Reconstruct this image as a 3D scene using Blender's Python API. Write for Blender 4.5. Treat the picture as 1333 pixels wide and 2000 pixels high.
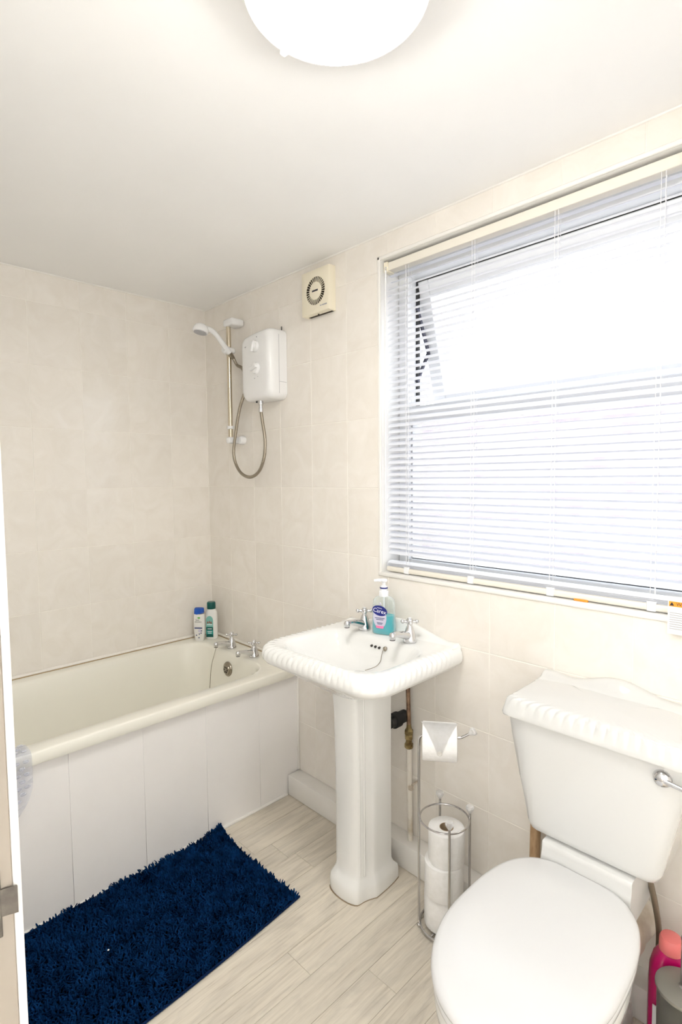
import bpy, bmesh, math, random
from mathutils import Matrix, Vector
random.seed(7)
PI = math.pi
scene = bpy.context.scene
COL = scene.collection
for o in list(bpy.data.objects):
    bpy.data.objects.remove(o)

# ------------------------------------------------------------------ camera, world, exposure
CAM = Vector((2.42450677, -1.45482643, 1.33864804))
FW = Vector((-0.7099307, 0.701427, -0.06323414))
RT = Vector((0.70321915, 0.71091337, -0.00922019))
UP = Vector((-0.0384867, 0.05101316, 0.99795613))
cd = bpy.data.cameras.new('camera')
cam = bpy.data.objects.new('camera', cd)
COL.objects.link(cam)
cam.matrix_world = Matrix(((RT.x, UP.x, -FW.x, CAM.x), (RT.y, UP.y, -FW.y, CAM.y), (RT.z, UP.z, -FW.z, CAM.z), (0, 0, 0, 1)))
cd.sensor_fit = 'VERTICAL'
cd.sensor_height = 36.0
cd.lens = 1057.2 * 36.0 / 2000.0
cd.clip_start = 0.01
scene.camera = cam
scene.view_settings.view_transform = 'Standard'
scene.view_settings.look = 'None'
scene.view_settings.exposure = 0.73
scene.view_settings.gamma = 1.0
scene.view_settings.use_curve_mapping = False
scene.cycles.max_bounces = 8
scene.cycles.diffuse_bounces = 6
scene.cycles.transparent_max_bounces = 12
scene.cycles.caustics_refractive = False
scene.cycles.caustics_reflective = False
scene.cycles.sample_clamp_indirect = 6.0
scene.cycles.use_adaptive_sampling = True
scene.cycles.adaptive_threshold = 0.03

world = bpy.data.worlds.new('overcast_sky')
scene.world = world
world.use_nodes = True
wb = world.node_tree.nodes['Background']
wb.inputs['Color'].default_value = (0.90, 0.95, 1.0, 1)
SKY = 2.2
wb.inputs['Strength'].default_value = SKY
LAMP = 31.0          # ceiling globe
HALL_FILL = 150.0           # bulbs of the added hallway fill light

ZC = 2.172           # ceiling height
WX0, WX1, WZ0, WZ1 = 1.156, 2.50, 1.000, 2.088   # window opening
XR, YF = 2.78, -1.345   # right wall, front wall

# ------------------------------------------------------------------ helpers
WM = {}

def thing(name, label=None, cat=None, loc=(0, 0, 0), rotz=0.0, group=None, kind=None, parent=None):
    o = bpy.data.objects.new(name, None)
    o.empty_display_size = 0.05
    COL.objects.link(o)
    o.location = loc
    o.rotation_euler = (0, 0, rotz)
    tag(o, label, cat, group, kind)
    m = Matrix.Translation(loc) @ Matrix.Rotation(rotz, 4, 'Z')
    if parent:
        o.parent = parent
        m = WM[parent] @ m
    WM[o] = m
    return o

def tag(o, label=None, cat=None, group=None, kind=None):
    if label: o['label'] = label
    if cat: o['category'] = cat
    if group: o['group'] = group
    if kind: o['kind'] = kind
    return o

def fin(name, bm, mat, parent=None, world=False, smooth=True, angle=38, loc=(0, 0, 0), label=None, cat=None, group=None, kind=None):
    """link a bmesh as one mesh object; world=True: vertices are in world space, moved into the parent's space"""
    if world and parent is not None:
        bm.transform(WM[parent].inverted())
    me = bpy.data.meshes.new(name)
    bmesh.ops.recalc_face_normals(bm, faces=bm.faces)
    bm.to_mesh(me)
    bm.free()
    if smooth:
        for p in me.polygons: p.use_smooth = True
        me.set_sharp_from_angle(angle=math.radians(angle))
    if mat: me.materials.append(mat)
    o = bpy.data.objects.new(name, me)
    COL.objects.link(o)
    o.location = loc
    m = Matrix.Translation(loc)
    if parent is not None:
        o.parent = parent
        m = WM[parent] @ m
    WM[o] = m
    tag(o, label, cat, group, kind)
    return o

def copy_tree(o, parent=None, loc=None, rotz=None):
    c = o.copy()
    COL.objects.link(c)
    c.parent = parent
    if loc is not None: c.location = loc
    if rotz is not None: c.rotation_euler = (0, 0, rotz)
    for ch in list(o.children):
        copy_tree(ch, c)
    return c

def B(): return bmesh.new()

def box(bm, x0, x1, y0, y1, z0, z1, r=0.0, seg=2):
    vs = [bm.verts.new((x, y, z)) for x in (x0, x1) for y in (y0, y1) for z in (z0, z1)]
    f = [(0, 1, 3, 2), (4, 6, 7, 5), (0, 4, 5, 1), (2, 3, 7, 6), (0, 2, 6, 4), (1, 5, 7, 3)]
    fs = [bm.faces.new([vs[i] for i in q]) for q in f]
    if r > 0:
        es = list({e for q in fs for e in q.edges})
        bmesh.ops.bevel(bm, geom=es, offset=r, segments=seg, profile=0.5, affect='EDGES')
    return bm

def loft(bm, rings, cap0=True, cap1=True, closed=True):
    R = [[bm.verts.new(p) for p in ring] for ring in rings]
    n = len(R[0])
    for a, b in zip(R, R[1:]):
        for i in range(n if closed else n - 1):
            j = (i + 1) % n
            bm.faces.new((a[i], a[j], b[j], b[i]))
    if cap0: bm.faces.new(list(reversed(R[0])))
    if cap1: bm.faces.new(R[-1])
    return bm

def lathe(bm, prof, seg=32, c=(0, 0, 0), sx=1.0, sy=1.0, cap0=True, cap1=True):
    rings = []
    for r, z in prof:
        rings.append([(c[0] + r * sx * math.cos(2 * PI * i / seg), c[1] + r * sy * math.sin(2 * PI * i / seg), c[2] + z) for i in range(seg)])
    return loft(bm, rings, cap0, cap1)

def smooth_path(pts, n=8):
    P = [Vector(p) for p in pts]
    out = []
    for i in range(len(P) - 1):
        p0, p1, p2, p3 = P[max(i - 1, 0)], P[i], P[i + 1], P[min(i + 2, len(P) - 1)]
        for k in range(n):
            t = k / n
            out.append(0.5 * ((2 * p1) + (-p0 + p2) * t + (2 * p0 - 5 * p1 + 4 * p2 - p3) * t * t + (-p0 + 3 * p1 - 3 * p2 + p3) * t ** 3))
    out.append(P[-1])
    return out

def tube(bm, pts, r, seg=10, closed=False, cap=True):
    """r: number or list of radii per point"""
    P = [Vector(p) for p in pts]
    n = len(P)
    rs = r if isinstance(r, (list, tuple)) else [r] * n
    rings = []
    nrm = None
    for i in range(n):
        if closed: t = (P[(i + 1) % n] - P[i - 1]).normalized()
        else: t = (P[min(i + 1, n - 1)] - P[max(i - 1, 0)]).normalized()
        if nrm is None:
            a = Vector((0, 0, 1)) if abs(t.z) < 0.9 else Vector((1, 0, 0))
            nrm = (a - t * a.dot(t)).normalized()
        else:
            nrm = (nrm - t * nrm.dot(t)).normalized()
        b = t.cross(nrm)
        rings.append([P[i] + (nrm * math.cos(2 * PI * k / seg) + b * math.sin(2 * PI * k / seg)) * rs[i] for k in range(seg)])
    if closed: rings.append(rings[0])
    loft(bm, rings, cap and not closed, cap and not closed)
    if closed: bmesh.ops.remove_doubles(bm, verts=bm.verts, dist=1e-6)
    return bm

def ball(bm, c, r, u=12, v=8, sz=1.0):
    prof = []
    for i in range(1, v):
        t = PI * i / v
        prof.append((r * math.sin(t), -r * sz * math.cos(t)))
    lathe(bm, prof, u, c)
    return bm

def prism(bm, pts, axis, a, b):
    """extrude a 2D outline; axis 'y': pts are (x,z); 'x': (y,z); 'z': (x,y)"""
    def mk(p, v):
        return {'y': (p[0], v, p[1]), 'x': (v, p[0], p[1]), 'z': (p[0], p[1], v)}[axis]
    return loft(bm, [[mk(p, a) for p in pts], [mk(p, b) for p in pts]])

def rrect(x0, x1, y0, y1, rad, n=48):
    """rounded rectangle outline, n points per quarter spread by arc length; rad = one radius or (front-left, front-right, back-right, back-left)"""
    if not isinstance(rad, (tuple, list)): rad = (rad,) * 4
    cs = [(x1 - rad[1], y0 + rad[1], -PI / 2, rad[1]), (x1 - rad[2], y1 - rad[2], 0, rad[2]), (x0 + rad[3], y1 - rad[3], PI / 2, rad[3]), (x0 + rad[0], y0 + rad[0], PI, rad[0])]
    dense = []
    for cx, cy, a0, r in cs:
        for k in range(9):
            a = a0 + PI / 2 * k / 8
            dense.append((cx + r * math.cos(a), cy + r * math.sin(a)))
    return resample(dense, n * 4)

def resample(poly, n):
    m = len(poly)
    seg = [math.dist(poly[i], poly[(i + 1) % m]) for i in range(m)]
    L = sum(seg)
    out, i, acc = [], 0, 0.0
    for k in range(n):
        s = L * k / n
        while acc + seg[i] < s and i < m - 1:
            acc += seg[i]; i += 1
        t = (s - acc) / seg[i] if seg[i] > 1e-9 else 0
        p, q = poly[i], poly[(i + 1) % m]
        out.append((p[0] + (q[0] - p[0]) * t, p[1] + (q[1] - p[1]) * t))
    return out

def polar(x0, x1, y0, y1, rad, n, c=None):
    """rounded rectangle sampled at equal angles about its centre, so that rings of different shape line up"""
    cx, cy = c if c else ((x0 + x1) / 2, (y0 + y1) / 2)
    P = rrect(x0, x1, y0, y1, rad, 90)
    m = len(P)
    A = [math.atan2(p[1] - cy, p[0] - cx) for p in P]
    out = []
    for k in range(n):
        a = -PI + 2 * PI * k / n
        for i in range(m):
            a0, a1 = A[i], A[(i + 1) % m]
            d = (a1 - a0 + PI) % (2 * PI) - PI
            e = (a - a0 + PI) % (2 * PI) - PI
            if 0 <= e <= d or (d > 0 and e == 0):
                t = e / d if d else 0
                p, q = P[i], P[(i + 1) % m]
                out.append((p[0] + (q[0] - p[0]) * t, p[1] + (q[1] - p[1]) * t)); break
        else:
            out.append(P[min(range(m), key=lambda i: abs((A[i] - a + PI) % (2 * PI) - PI))])
    return out

def ring3(pts, z): return [(p[0], p[1], z) for p in pts]

def text(name, body, size, mat, parent, loc, rot, extrude=0.0002, sx=1.0):
    c = bpy.data.curves.new(name, 'FONT')
    c.body = body; c.size = size; c.extrude = extrude
    c.align_x = 'CENTER'; c.align_y = 'CENTER'
    c.materials.append(mat)
    c.resolution_u = 4
    tmp = bpy.data.objects.new(name, c)
    COL.objects.link(tmp)
    me = bpy.data.meshes.new_from_object(tmp.evaluated_get(bpy.context.evaluated_depsgraph_get()))
    bpy.data.objects.remove(tmp)
    me.materials.clear(); me.materials.append(mat)
    o = bpy.data.objects.new(name, me)
    COL.objects.link(o)
    o.parent = parent
    o.location = loc
    o.rotation_euler = rot
    o.scale = (sx, 1, 1)
    return o

# ------------------------------------------------------------------ materials
def mat(name, col, rough=0.5, metal=0.0, spec=0.5, coat=0.0, trans=0.0, ior=1.45, sss=0.0, emit=None):
    m = bpy.data.materials.new(name)
    m.use_nodes = True
    b = m.node_tree.nodes['Principled BSDF']
    b.inputs['Base Color'].default_value = (*col, 1)
    b.inputs['Roughness'].default_value = rough
    b.inputs['Metallic'].default_value = metal
    b.inputs['Specular IOR Level'].default_value = spec
    b.inputs['Coat Weight'].default_value = coat
    b.inputs['Transmission Weight'].default_value = trans
    b.inputs['IOR'].default_value = ior
    if emit:
        b.inputs['Emission Color'].default_value = (*emit[0], 1)
        b.inputs['Emission Strength'].default_value = emit[1]
    m['bsdf'] = 1
    return m

def N(m, t, **kw):
    n = m.node_tree.nodes.new(t)
    for k, v in kw.items():
        if hasattr(n, k): setattr(n, k, v)
        else: n.inputs[k.replace('_', ' ')].default_value = v
    return n

def L(m, a, b): m.node_tree.links.new(a, b)

def vary(m, c1, c2, scale=(1, 1, 1), nscale=8.0, detail=6.0, lo=0.35, hi=0.65, per_object=0.0, bump=0.0, bump_scale=None, distort=0.0, rough=0.6):
    """mottled colour from noise on object coordinates (+ a per-object offset), optional fine relief"""
    b = m.node_tree.nodes['Principled BSDF']
    tc = N(m, 'ShaderNodeTexCoord')
    mp = N(m, 'ShaderNodeMapping')
    mp.inputs['Scale'].default_value = scale
    L(m, tc.outputs['Object'], mp.inputs['Vector'])
    oi = N(m, 'ShaderNodeObjectInfo')
    mul = N(m, 'ShaderNodeVectorMath', operation='SCALE')
    mul.inputs[0].default_value = (17.0, 31.0, 23.0)
    L(m, oi.outputs['Random'], mul.inputs['Scale'])
    L(m, mul.outputs['Vector'], mp.inputs['Location'])
    nz = N(m, 'ShaderNodeTexNoise')
    nz.inputs['Scale'].default_value = nscale
    nz.inputs['Detail'].default_value = detail
    nz.inputs['Roughness'].default_value = rough
    nz.inputs['Distortion'].default_value = distort
    L(m, mp.outputs['Vector'], nz.inputs['Vector'])
    cr = N(m, 'ShaderNodeValToRGB')
    cr.color_ramp.elements[0].position = lo; cr.color_ramp.elements[0].color = (*c1, 1)
    cr.color_ramp.elements[1].position = hi; cr.color_ramp.elements[1].color = (*c2, 1)
    L(m, nz.outputs['Fac'], cr.inputs['Fac'])
    out = cr.outputs['Color']
    if per_object:
        mr = N(m, 'ShaderNodeMapRange')
        mr.inputs['To Min'].default_value = 1 - per_object; mr.inputs['To Max'].default_value = 1 + per_object
        L(m, oi.outputs['Random'], mr.inputs['Value'])
        mx = N(m, 'ShaderNodeVectorMath', operation='SCALE')
        L(m, out, mx.inputs[0]); L(m, mr.outputs['Result'], mx.inputs['Scale'])
        out = mx.outputs['Vector']
    L(m, out, b.inputs['Base Color'])
    if bump:
        n2 = nz
        if bump_scale:
            n2 = N(m, 'ShaderNodeTexNoise'); n2.inputs['Scale'].default_value = bump_scale; n2.inputs['Detail'].default_value = 3
            L(m, mp.outputs['Vector'], n2.inputs['Vector'])
        bp = N(m, 'ShaderNodeBump'); bp.inputs['Strength'].default_value = bump; bp.inputs['Distance'].default_value = 0.002
        L(m, n2.outputs['Fac'], bp.inputs['Height']); L(m, bp.outputs['Normal'], b.inputs['Normal'])
    return m

def clear(name, tint, clarity, rough=0.05):
    """thin clear plastic or pane: transparent mixed with a glossy coat by Fresnel"""
    m = bpy.data.materials.new(name); m.use_nodes = True
    nt = m.node_tree; nt.nodes.clear()
    out = nt.nodes.new('ShaderNodeOutputMaterial')
    tr = nt.nodes.new('ShaderNodeBsdfTransparent'); tr.inputs['Color'].default_value = (*tint, 1)
    pb = nt.nodes.new('ShaderNodeBsdfPrincipled'); pb.inputs['Base Color'].default_value = (*tint, 1); pb.inputs['Roughness'].default_value = rough
    lw = nt.nodes.new('ShaderNodeLayerWeight'); lw.inputs['Blend'].default_value = 0.35
    mr = nt.nodes.new('ShaderNodeMapRange'); mr.inputs['To Min'].default_value = 1 - clarity; mr.inputs['To Max'].default_value = min(1.0, 1.6 - clarity)
    mx = nt.nodes.new('ShaderNodeMixShader')
    nt.links.new(lw.outputs['Facing'], mr.inputs['Value']); nt.links.new(mr.outputs['Result'], mx.inputs['Fac'])
    nt.links.new(tr.outputs[0], mx.inputs[1]); nt.links.new(pb.outputs[0], mx.inputs[2]); nt.links.new(mx.outputs[0], out.inputs['Surface'])
    return m

M_tile = vary(mat('cream_glazed_tile', (.7, .62, .52), 0.075, spec=0.5), (.815, .768, .70), (.87, .830, .775), nscale=9, detail=8, lo=.3, hi=.7, per_object=.018, distort=1.2, bump=.02, bump_scale=10)
M_grout = vary(mat('cream_grout', (.8, .73, .63), 0.75), (.86, .82, .75), (.91, .88, .82), nscale=18)
M_ceil = vary(mat('white_ceiling_paint', (.8, .79, .77), 0.75), (.90, .895, .885), (.92, .915, .905), nscale=2.5)
M_paint = vary(mat('white_wall_paint', (.8, .78, .74), 0.6), (.90, .89, .87), (.93, .92, .90), nscale=4)
M_gloss = vary(mat('white_gloss_woodwork', (.82, .8, .76), 0.28), (.82, .80, .76), (.87, .85, .82), nscale=6, bump=.05, bump_scale=30)
M_lining = vary(mat('shaded_lining_paint', (.5, .43, .35), 0.4), (.31, .27, .225), (.36, .315, .265), nscale=5)  # jamb face darker than the other woodwork; doorway shade put into its colour
M_upvc = mat('white_upvc', (.86, .87, .88), 0.25)
M_trim = mat('white_plastic_trim', (.86, .84, .80), 0.3)
M_reveal = mat('white_reveal_board', (.85, .84, .82), 0.35)
M_seal = vary(mat('bath_sealant', (.8, .75, .66), 0.35), (.80, .75, .67), (.87, .84, .78), nscale=10, lo=.3, hi=.5)
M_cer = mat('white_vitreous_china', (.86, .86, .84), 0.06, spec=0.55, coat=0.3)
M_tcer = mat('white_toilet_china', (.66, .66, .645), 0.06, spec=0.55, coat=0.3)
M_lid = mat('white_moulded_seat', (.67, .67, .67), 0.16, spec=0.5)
M_bath = mat('cream_acrylic', (.87, .85, .765), 0.12, spec=0.5)
M_panel = vary(mat('pale_bath_panel_pvc', (.80, .78, .77), 0.3), (.86, .84, .825), (.90, .88, .865), nscale=2.0)
M_plast = mat('white_plastic', (.84, .84, .84), 0.22)
M_knob = mat('white_plastic_satin', (.80, .80, .80), 0.35)
M_ivory = mat('ivory_plastic', (.83, .77, .62), 0.35)
M_fan_dark = mat('fan_interior', (.035, .026, .014), 0.8)
M_chrome = mat('chrome', (.66, .66, .67), 0.06, metal=1.0)
M_wire = mat('chrome_wire', (.55, .54, .54), 0.18, metal=1.0)
M_steel = vary(mat('brushed_strike_steel', (.15, .14, .13), 0.45, metal=1.0), (.10, .092, .082), (.19, .175, .155), nscale=40)
M_goldrail = mat('champagne_rail_metal', (.62, .55, .43), 0.22, metal=1.0)
M_hose = mat('hose_metal', (.36, .32, .26), 0.28, metal=1.0)
M_dark = mat('black_rubber', (.02, .02, .02), 0.5)
M_hole = mat('dark_hole', (.05, .045, .04), 0.8)
M_ink = mat('dark_print_ink', (.03, .03, .04), 0.6)
M_grey = mat('grey_print_ink', (.42, .42, .44), 0.6)
M_brass = vary(mat('tarnished_brass', (.30, .23, .10), 0.42, metal=1.0), (.16, .11, .05), (.42, .33, .16), nscale=60)
M_copper = vary(mat('aged_copper_pipe', (.34, .22, .15), 0.4, metal=1.0), (.20, .13, .09), (.42, .28, .19), nscale=40)
M_pipe = vary(mat('painted_pipe', (.72, .68, .60), 0.4), (.58, .50, .38), (.76, .72, .65), nscale=14, lo=.3, hi=.5)
M_soil = vary(mat('old_white_soil_pipe', (.7, .64, .54), 0.45), (.48, .40, .31), (.70, .65, .57), nscale=12)
M_paper = vary(mat('toilet_tissue', (.86, .85, .83), 0.95, spec=0.1), (.83, .82, .80), (.88, .87, .86), nscale=60, bump=.25, bump_scale=220)
M_card = mat('cardboard_tube', (.36, .27, .17), 0.85)
M_crystal = clear('clear_acrylic_crystal', (.90, .90, .90), .72, 0.02)
M_glass = clear('window_glass', (.97, .98, .98), .97, 0.0)
M_slat = mat('white_aluminium_slat', (.76, .775, .82), 0.4)
M_cord = mat('white_cord', (.85, .85, .86), 0.7)
M_head = mat('cream_head_rail', (.83, .79, .70), 0.35)
M_orange = mat('orange_print', (.90, .32, .03), 0.55)
M_tagc = mat('white_card_tag', (.86, .84, .82), 0.6)
M_wood = vary(mat('bare_wood_handle', (.45, .29, .16), 0.55), (.36, .22, .11), (.52, .35, .20), scale=(6, 6, 1), nscale=14)
M_navyprint = mat('navy_print', (.012, .02, .20), 0.35)
M_whiteprint = mat('white_print', (.88, .88, .9), 0.4)
M_lilac = mat('lilac_label_print', (.62, .60, .72), 0.4)
M_pinkprint = mat('pink_print', (.80, .22, .42), 0.4)
M_liquid = mat('turquoise_soap', (.0, .42, .50), 0.12, sss=0.2)
M_shell = clear('clear_pet_bottle', (.95, .985, .98), .93, 0.06)
M_pump = mat('pump_white', (.85, .86, .88), 0.3)
M_bot_white = mat('shampoo_bottle_white', (.84, .83, .80), 0.25)
M_bluecap = mat('royal_blue_cap', (.01, .09, .47), 0.25)
M_teal = vary(mat('deep_teal_cap', (.0, .10, .085), 0.35), (.0, .085, .075), (.005, .12, .10), nscale=10)
M_teal_lab = mat('teal_label', (.02, .30, .27), 0.35)
M_teal_pale = mat('pale_teal_label', (.22, .50, .45), 0.35)
M_redprint = mat('dull_red_print', (.32, .12, .09), 0.4)
M_green = mat('leaf_green_print', (.10, .42, .06), 0.4)
M_slate = mat('slate_blue_print', (.07, .09, .20), 0.4)
M_pinkbottle = mat('magenta_bottle', (.44, .003, .10), 0.22, spec=.5)
M_pinkcap = mat('pale_red_translucent_cap', (.78, .20, .19), 0.2)
M_brushpot = mat('dark_grey_brush_pot', (.075, .072, .062), 0.32)
M_brushlid = mat('grey_brush_pot_lid', (.20, .19, .165), 0.38)
M_mat_clear = clear('clear_grey_vinyl', (.88, .89, .93), .80, 0.12)
M_lampglass = mat('lit_opal_glass', (.9, .9, .88), 0.2, emit=((1.0, .985, .945), LAMP))
M_bulb = mat('lit_fill_bulb', (.9, .88, .8), 0.3, emit=((.98, .99, 1.0), HALL_FILL * 6))
M_lampbase = mat('lamp_base_white', (.8, .78, .74), 0.4)
M_outwall = vary(mat('pale_pink_render', (.46, .40, .43), 0.9), (.42, .36, .40), (.52, .46, .50), nscale=5)
M_ground = vary(mat('concrete_yard', (.4, .4, .4), 0.9), (.34, .34, .34), (.44, .44, .43), nscale=4)
M_hall = mat('hall_wall_paint', (.86, .85, .83), 0.7)
M_hallfloor = mat('hall_carpet', (.34, .30, .26), 0.95)
M_subfloor = mat('vinyl_joint', (.30, .26, .21), 0.8)

def plank_material():
    m = mat('pale_oak_vinyl_plank', (.6, .54, .45), 0.34, spec=.4)
    b = m.node_tree.nodes['Principled BSDF']
    tc = N(m, 'ShaderNodeTexCoord'); oi = N(m, 'ShaderNodeObjectInfo')
    off = N(m, 'ShaderNodeVectorMath', operation='SCALE'); off.inputs[0].default_value = (13, 47, 29)
    L(m, oi.outputs['Random'], off.inputs['Scale'])
    def layer(scale, ns, det, dist):
        mp = N(m, 'ShaderNodeMapping'); mp.inputs['Scale'].default_value = scale
        L(m, tc.outputs['Object'], mp.inputs['Vector']); L(m, off.outputs['Vector'], mp.inputs['Location'])
        n = N(m, 'ShaderNodeTexNoise'); n.inputs['Scale'].default_value = ns; n.inputs['Detail'].default_value = det; n.inputs['Distortion'].default_value = dist
        n.inputs['Roughness'].default_value = .65
        L(m, mp.outputs['Vector'], n.inputs['Vector']); return n
    grain = layer((60, 2.6, 1), 1.6, 8, .9)
    cloud = layer((9, 2.2, 1), 1.2, 4, 1.4)
    cr = N(m, 'ShaderNodeValToRGB')
    e = cr.color_ramp.elements
    e[0].position = .30; e[0].color = (.52, .465, .39, 1)
    e[1].position = .62; e[1].color = (.74, .685, .595, 1)
    el = e.new(.44); el.color = (.665, .61, .525, 1)
    L(m, grain.outputs['Fac'], cr.inputs['Fac'])
    cr2 = N(m, 'ShaderNodeValToRGB')
    cr2.color_ramp.elements[0].position = .32; cr2.color_ramp.elements[0].color = (.86, .855, .85, 1)
    cr2.color_ramp.elements[1].position = .56; cr2.color_ramp.elements[1].color = (1.04, 1.03, 1.01, 1)
    L(m, cloud.outputs['Fac'], cr2.inputs['Fac'])
    mx = N(m, 'ShaderNodeMix', data_type='RGBA', blend_type='MULTIPLY'); mx.inputs[0].default_value = 1.0
    L(m, cr.outputs['Color'], mx.inputs[6]); L(m, cr2.outputs['Color'], mx.inputs[7])
    mr = N(m, 'ShaderNodeMapRange'); mr.inputs['To Min'].default_value = .93; mr.inputs['To Max'].default_value = 1.05
    L(m, oi.outputs['Random'], mr.inputs['Value'])
    sc = N(m, 'ShaderNodeVectorMath', operation='SCALE')
    L(m, mx.outputs[2], sc.inputs[0]); L(m, mr.outputs['Result'], sc.inputs['Scale']); L(m, sc.outputs['Vector'], b.inputs['Base Color'])
    bp = N(m, 'ShaderNodeBump'); bp.inputs['Strength'].default_value = .12; bp.inputs['Distance'].default_value = .001
    L(m, grain.outputs['Fac'], bp.inputs['Height']); L(m, bp.outputs['Normal'], b.inputs['Normal'])
    return m
M_plank = plank_material()

def pile_material():
    m = mat('navy_chenille_pile', (.004, .018, .075), 0.95, spec=.0)
    vary(m, (.0010, .008, .030), (.0052, .041, .140), nscale=22, detail=5, lo=.32, hi=.68, rough=.7)
    m.node_tree.nodes['Principled BSDF'].inputs['Sheen Weight'].default_value = .0
    return m
M_pile = pile_material()
M_ruglow = mat('navy_rug_backing', (.004, .016, .06), 0.9, spec=.1)


# ------------------------------------------------------------------ the room
ST = 'structure'
G = 0.0009           # grout recess
def tile_rows():
    zs = [0.0, 0.05, .30, .55, .80, 1.05, 1.30, 1.55, 1.80, 2.05, ZC]
    return list(zip(zs, zs[1:]))
TILE_CACHE = {}
def tile_poly(parent, pts, plane):
    """one glazed tile from a 2D outline (u, z); plane 'x': on the wall x=0, 'y': on the wall y=0. Alike tiles share their mesh."""
    u0, z0 = min(p[0] for p in pts), min(p[1] for p in pts)
    key = (plane, tuple((round(p[0] - u0, 4), round(p[1] - z0, 4)) for p in pts))
    loc = {'x': (0, u0, z0), 'y': (u0, 0, z0), 'r': (XR, u0, z0)}[plane]
    if key not in TILE_CACHE:
        bm = B()
        def P(p, d): return {'x': (-d, p[0] - u0, p[1] - z0), 'y': (p[0] - u0, d, p[1] - z0), 'r': (d, p[0] - u0, p[1] - z0)}[plane]
        g = .0012
        # inset of an axis-aligned outline
        def inset(k):
            n = len(pts); out = []
            area = sum(pts[i][0] * pts[(i + 1) % n][1] - pts[(i + 1) % n][0] * pts[i][1] for i in range(n))
            s = 1 if area > 0 else -1
            for i in range(n):
                a, b, c = pts[i - 1], pts[i], pts[(i + 1) % n]
                d1 = Vector((b[0] - a[0], b[1] - a[1])).normalized(); d2 = Vector((c[0] - b[0], c[1] - b[1])).normalized()
                n1 = Vector((-d1.y, d1.x)) * s; n2 = Vector((-d2.y, d2.x)) * s
                out.append((b[0] + (n1.x + n2.x) * k, b[1] + (n1.y + n2.y) * k))
            return out
        a, b = inset(g), inset(g + .0010)
        loft(bm, [[P(p, .0035) for p in a], [P(p, .0006) for p in a], [P(p, 0) for p in b]], cap0=False)
        o = fin('tile', bm, M_tile, parent, smooth=False)
        TILE_CACHE[key] = o
        o.location = loc
    else:
        o = TILE_CACHE[key].copy(); COL.objects.link(o); o.parent = parent; o.location = loc
    return o

# left wall (behind the bath)
wl = fin('wall_left', box(B(), -.12, -G, YF - .12, .24, -.05, ZC + .1), M_grout, kind=ST, label='cream tiled wall along the back of the bath', smooth=False)
ys = [0.0] + [-.2 * k + .0016 for k in range(1, 7)] + [YF]
for (z0, z1) in tile_rows():
    if z1 < .5: continue
    for a, b in zip(ys, ys[1:]):
        tile_poly(wl, [(b, z0), (a, z0), (a, z1), (b, z1)], 'x')

# window wall
bm = B()
box(bm, -.12, WX0 - .006, G, .24, -.05, ZC + .1)
box(bm, WX1 + .006, XR + .12, G, .24, -.05, ZC + .1)
box(bm, WX0 - .006, WX1 + .006, G, .24, -.05, WZ0 - .0065)
box(bm, WX0 - .006, WX1 + .006, G, .24, WZ1 + .0065, ZC + .1)
ww = fin('wall_window', bm, M_grout, kind=ST, label='cream tiled wall with the window, taps and basin', smooth=False)
xs = [0.0] + [.2 * k - .0101 for k in range(1, 14)] + [XR]
tx0, tx1, tz0, tz1 = WX0 - .012, WX1 + .012, WZ0 - .014, WZ1 + .012
for (z0, z1) in tile_rows():
    for a, b in zip(xs, xs[1:]):
        if z1 <= .051 : continue
        if b - a < .01: continue
        ox = max(a, tx0) < min(b, tx1); oz = max(z0, tz0) < min(z1, tz1)
        if not (ox and oz):
            tile_poly(ww, [(a, z0), (b, z0), (b, z1), (a, z1)], 'y'); continue
        inx = a >= tx0 and b <= tx1; inz = z0 >= tz0 and z1 <= tz1
        if inx and inz: continue
        if inx:
            if z0 < tz0: tile_poly(ww, [(a, z0), (b, z0), (b, tz0), (a, tz0)], 'y')
            else: tile_poly(ww, [(a, tz1), (b, tz1), (b, z1), (a, z1)], 'y')
        elif inz:
            if a < tx0: tile_poly(ww, [(a, z0), (tx0, z0), (tx0, z1), (a, z1)], 'y')
            else: tile_poly(ww, [(tx1, z0), (b, z0), (b, z1), (tx1, z1)], 'y')
        else:   # L-shaped cut tile at a corner of the opening
            left = a < tx0; low = z0 < tz0
            if left and low: P_ = [(a, z0), (b, z0), (b, tz0), (tx0, tz0), (tx0, z1), (a, z1)]
            elif left: P_ = [(a, z0), (tx0, z0), (tx0, tz1), (b, tz1), (b, z1), (a, z1)]
            elif low: P_ = [(a, z0), (b, z0), (b, z1), (tx1, z1), (tx1, tz0), (a, tz0)]
            else: P_ = [(tx1, z0), (b, z0), (b, z1), (a, z1), (a, tz1), (tx1, tz1)]
            tile_poly(ww, P_, 'y')

# right wall, front wall with the doorway, hall outside it
fin('wall_right', box(B(), XR, XR + .12, YF - .12, .24, -.05, ZC + .1), M_paint, kind=ST, label='painted wall to the right of the toilet', smooth=False)
DX0, DX1, DZ = 1.93, 2.70, 2.02
bm = B()
box(bm, -.12, DX0 - .03, YF - .12, YF, -.05, ZC + .1)
box(bm, DX1 + .03, XR + .12, YF - .12, YF, -.05, ZC + .1)
box(bm, DX0 - .03, DX1 + .03, YF - .12, YF, DZ + .03, ZC + .1)
fin('wall_front', bm, M_paint, kind=ST, label='painted wall with the doorway', smooth=False)
dr = thing('door_1', 'white painted door lining at the left edge', kind=ST, loc=(DX0, YF, 0))
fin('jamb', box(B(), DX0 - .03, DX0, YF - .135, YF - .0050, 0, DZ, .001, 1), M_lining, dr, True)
fin('edge_bead', box(B(), DX0 - .03, DX0 + .0008, YF - .0050, YF + .0015, 0, DZ, .002, 3), M_gloss, dr, True)
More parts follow.
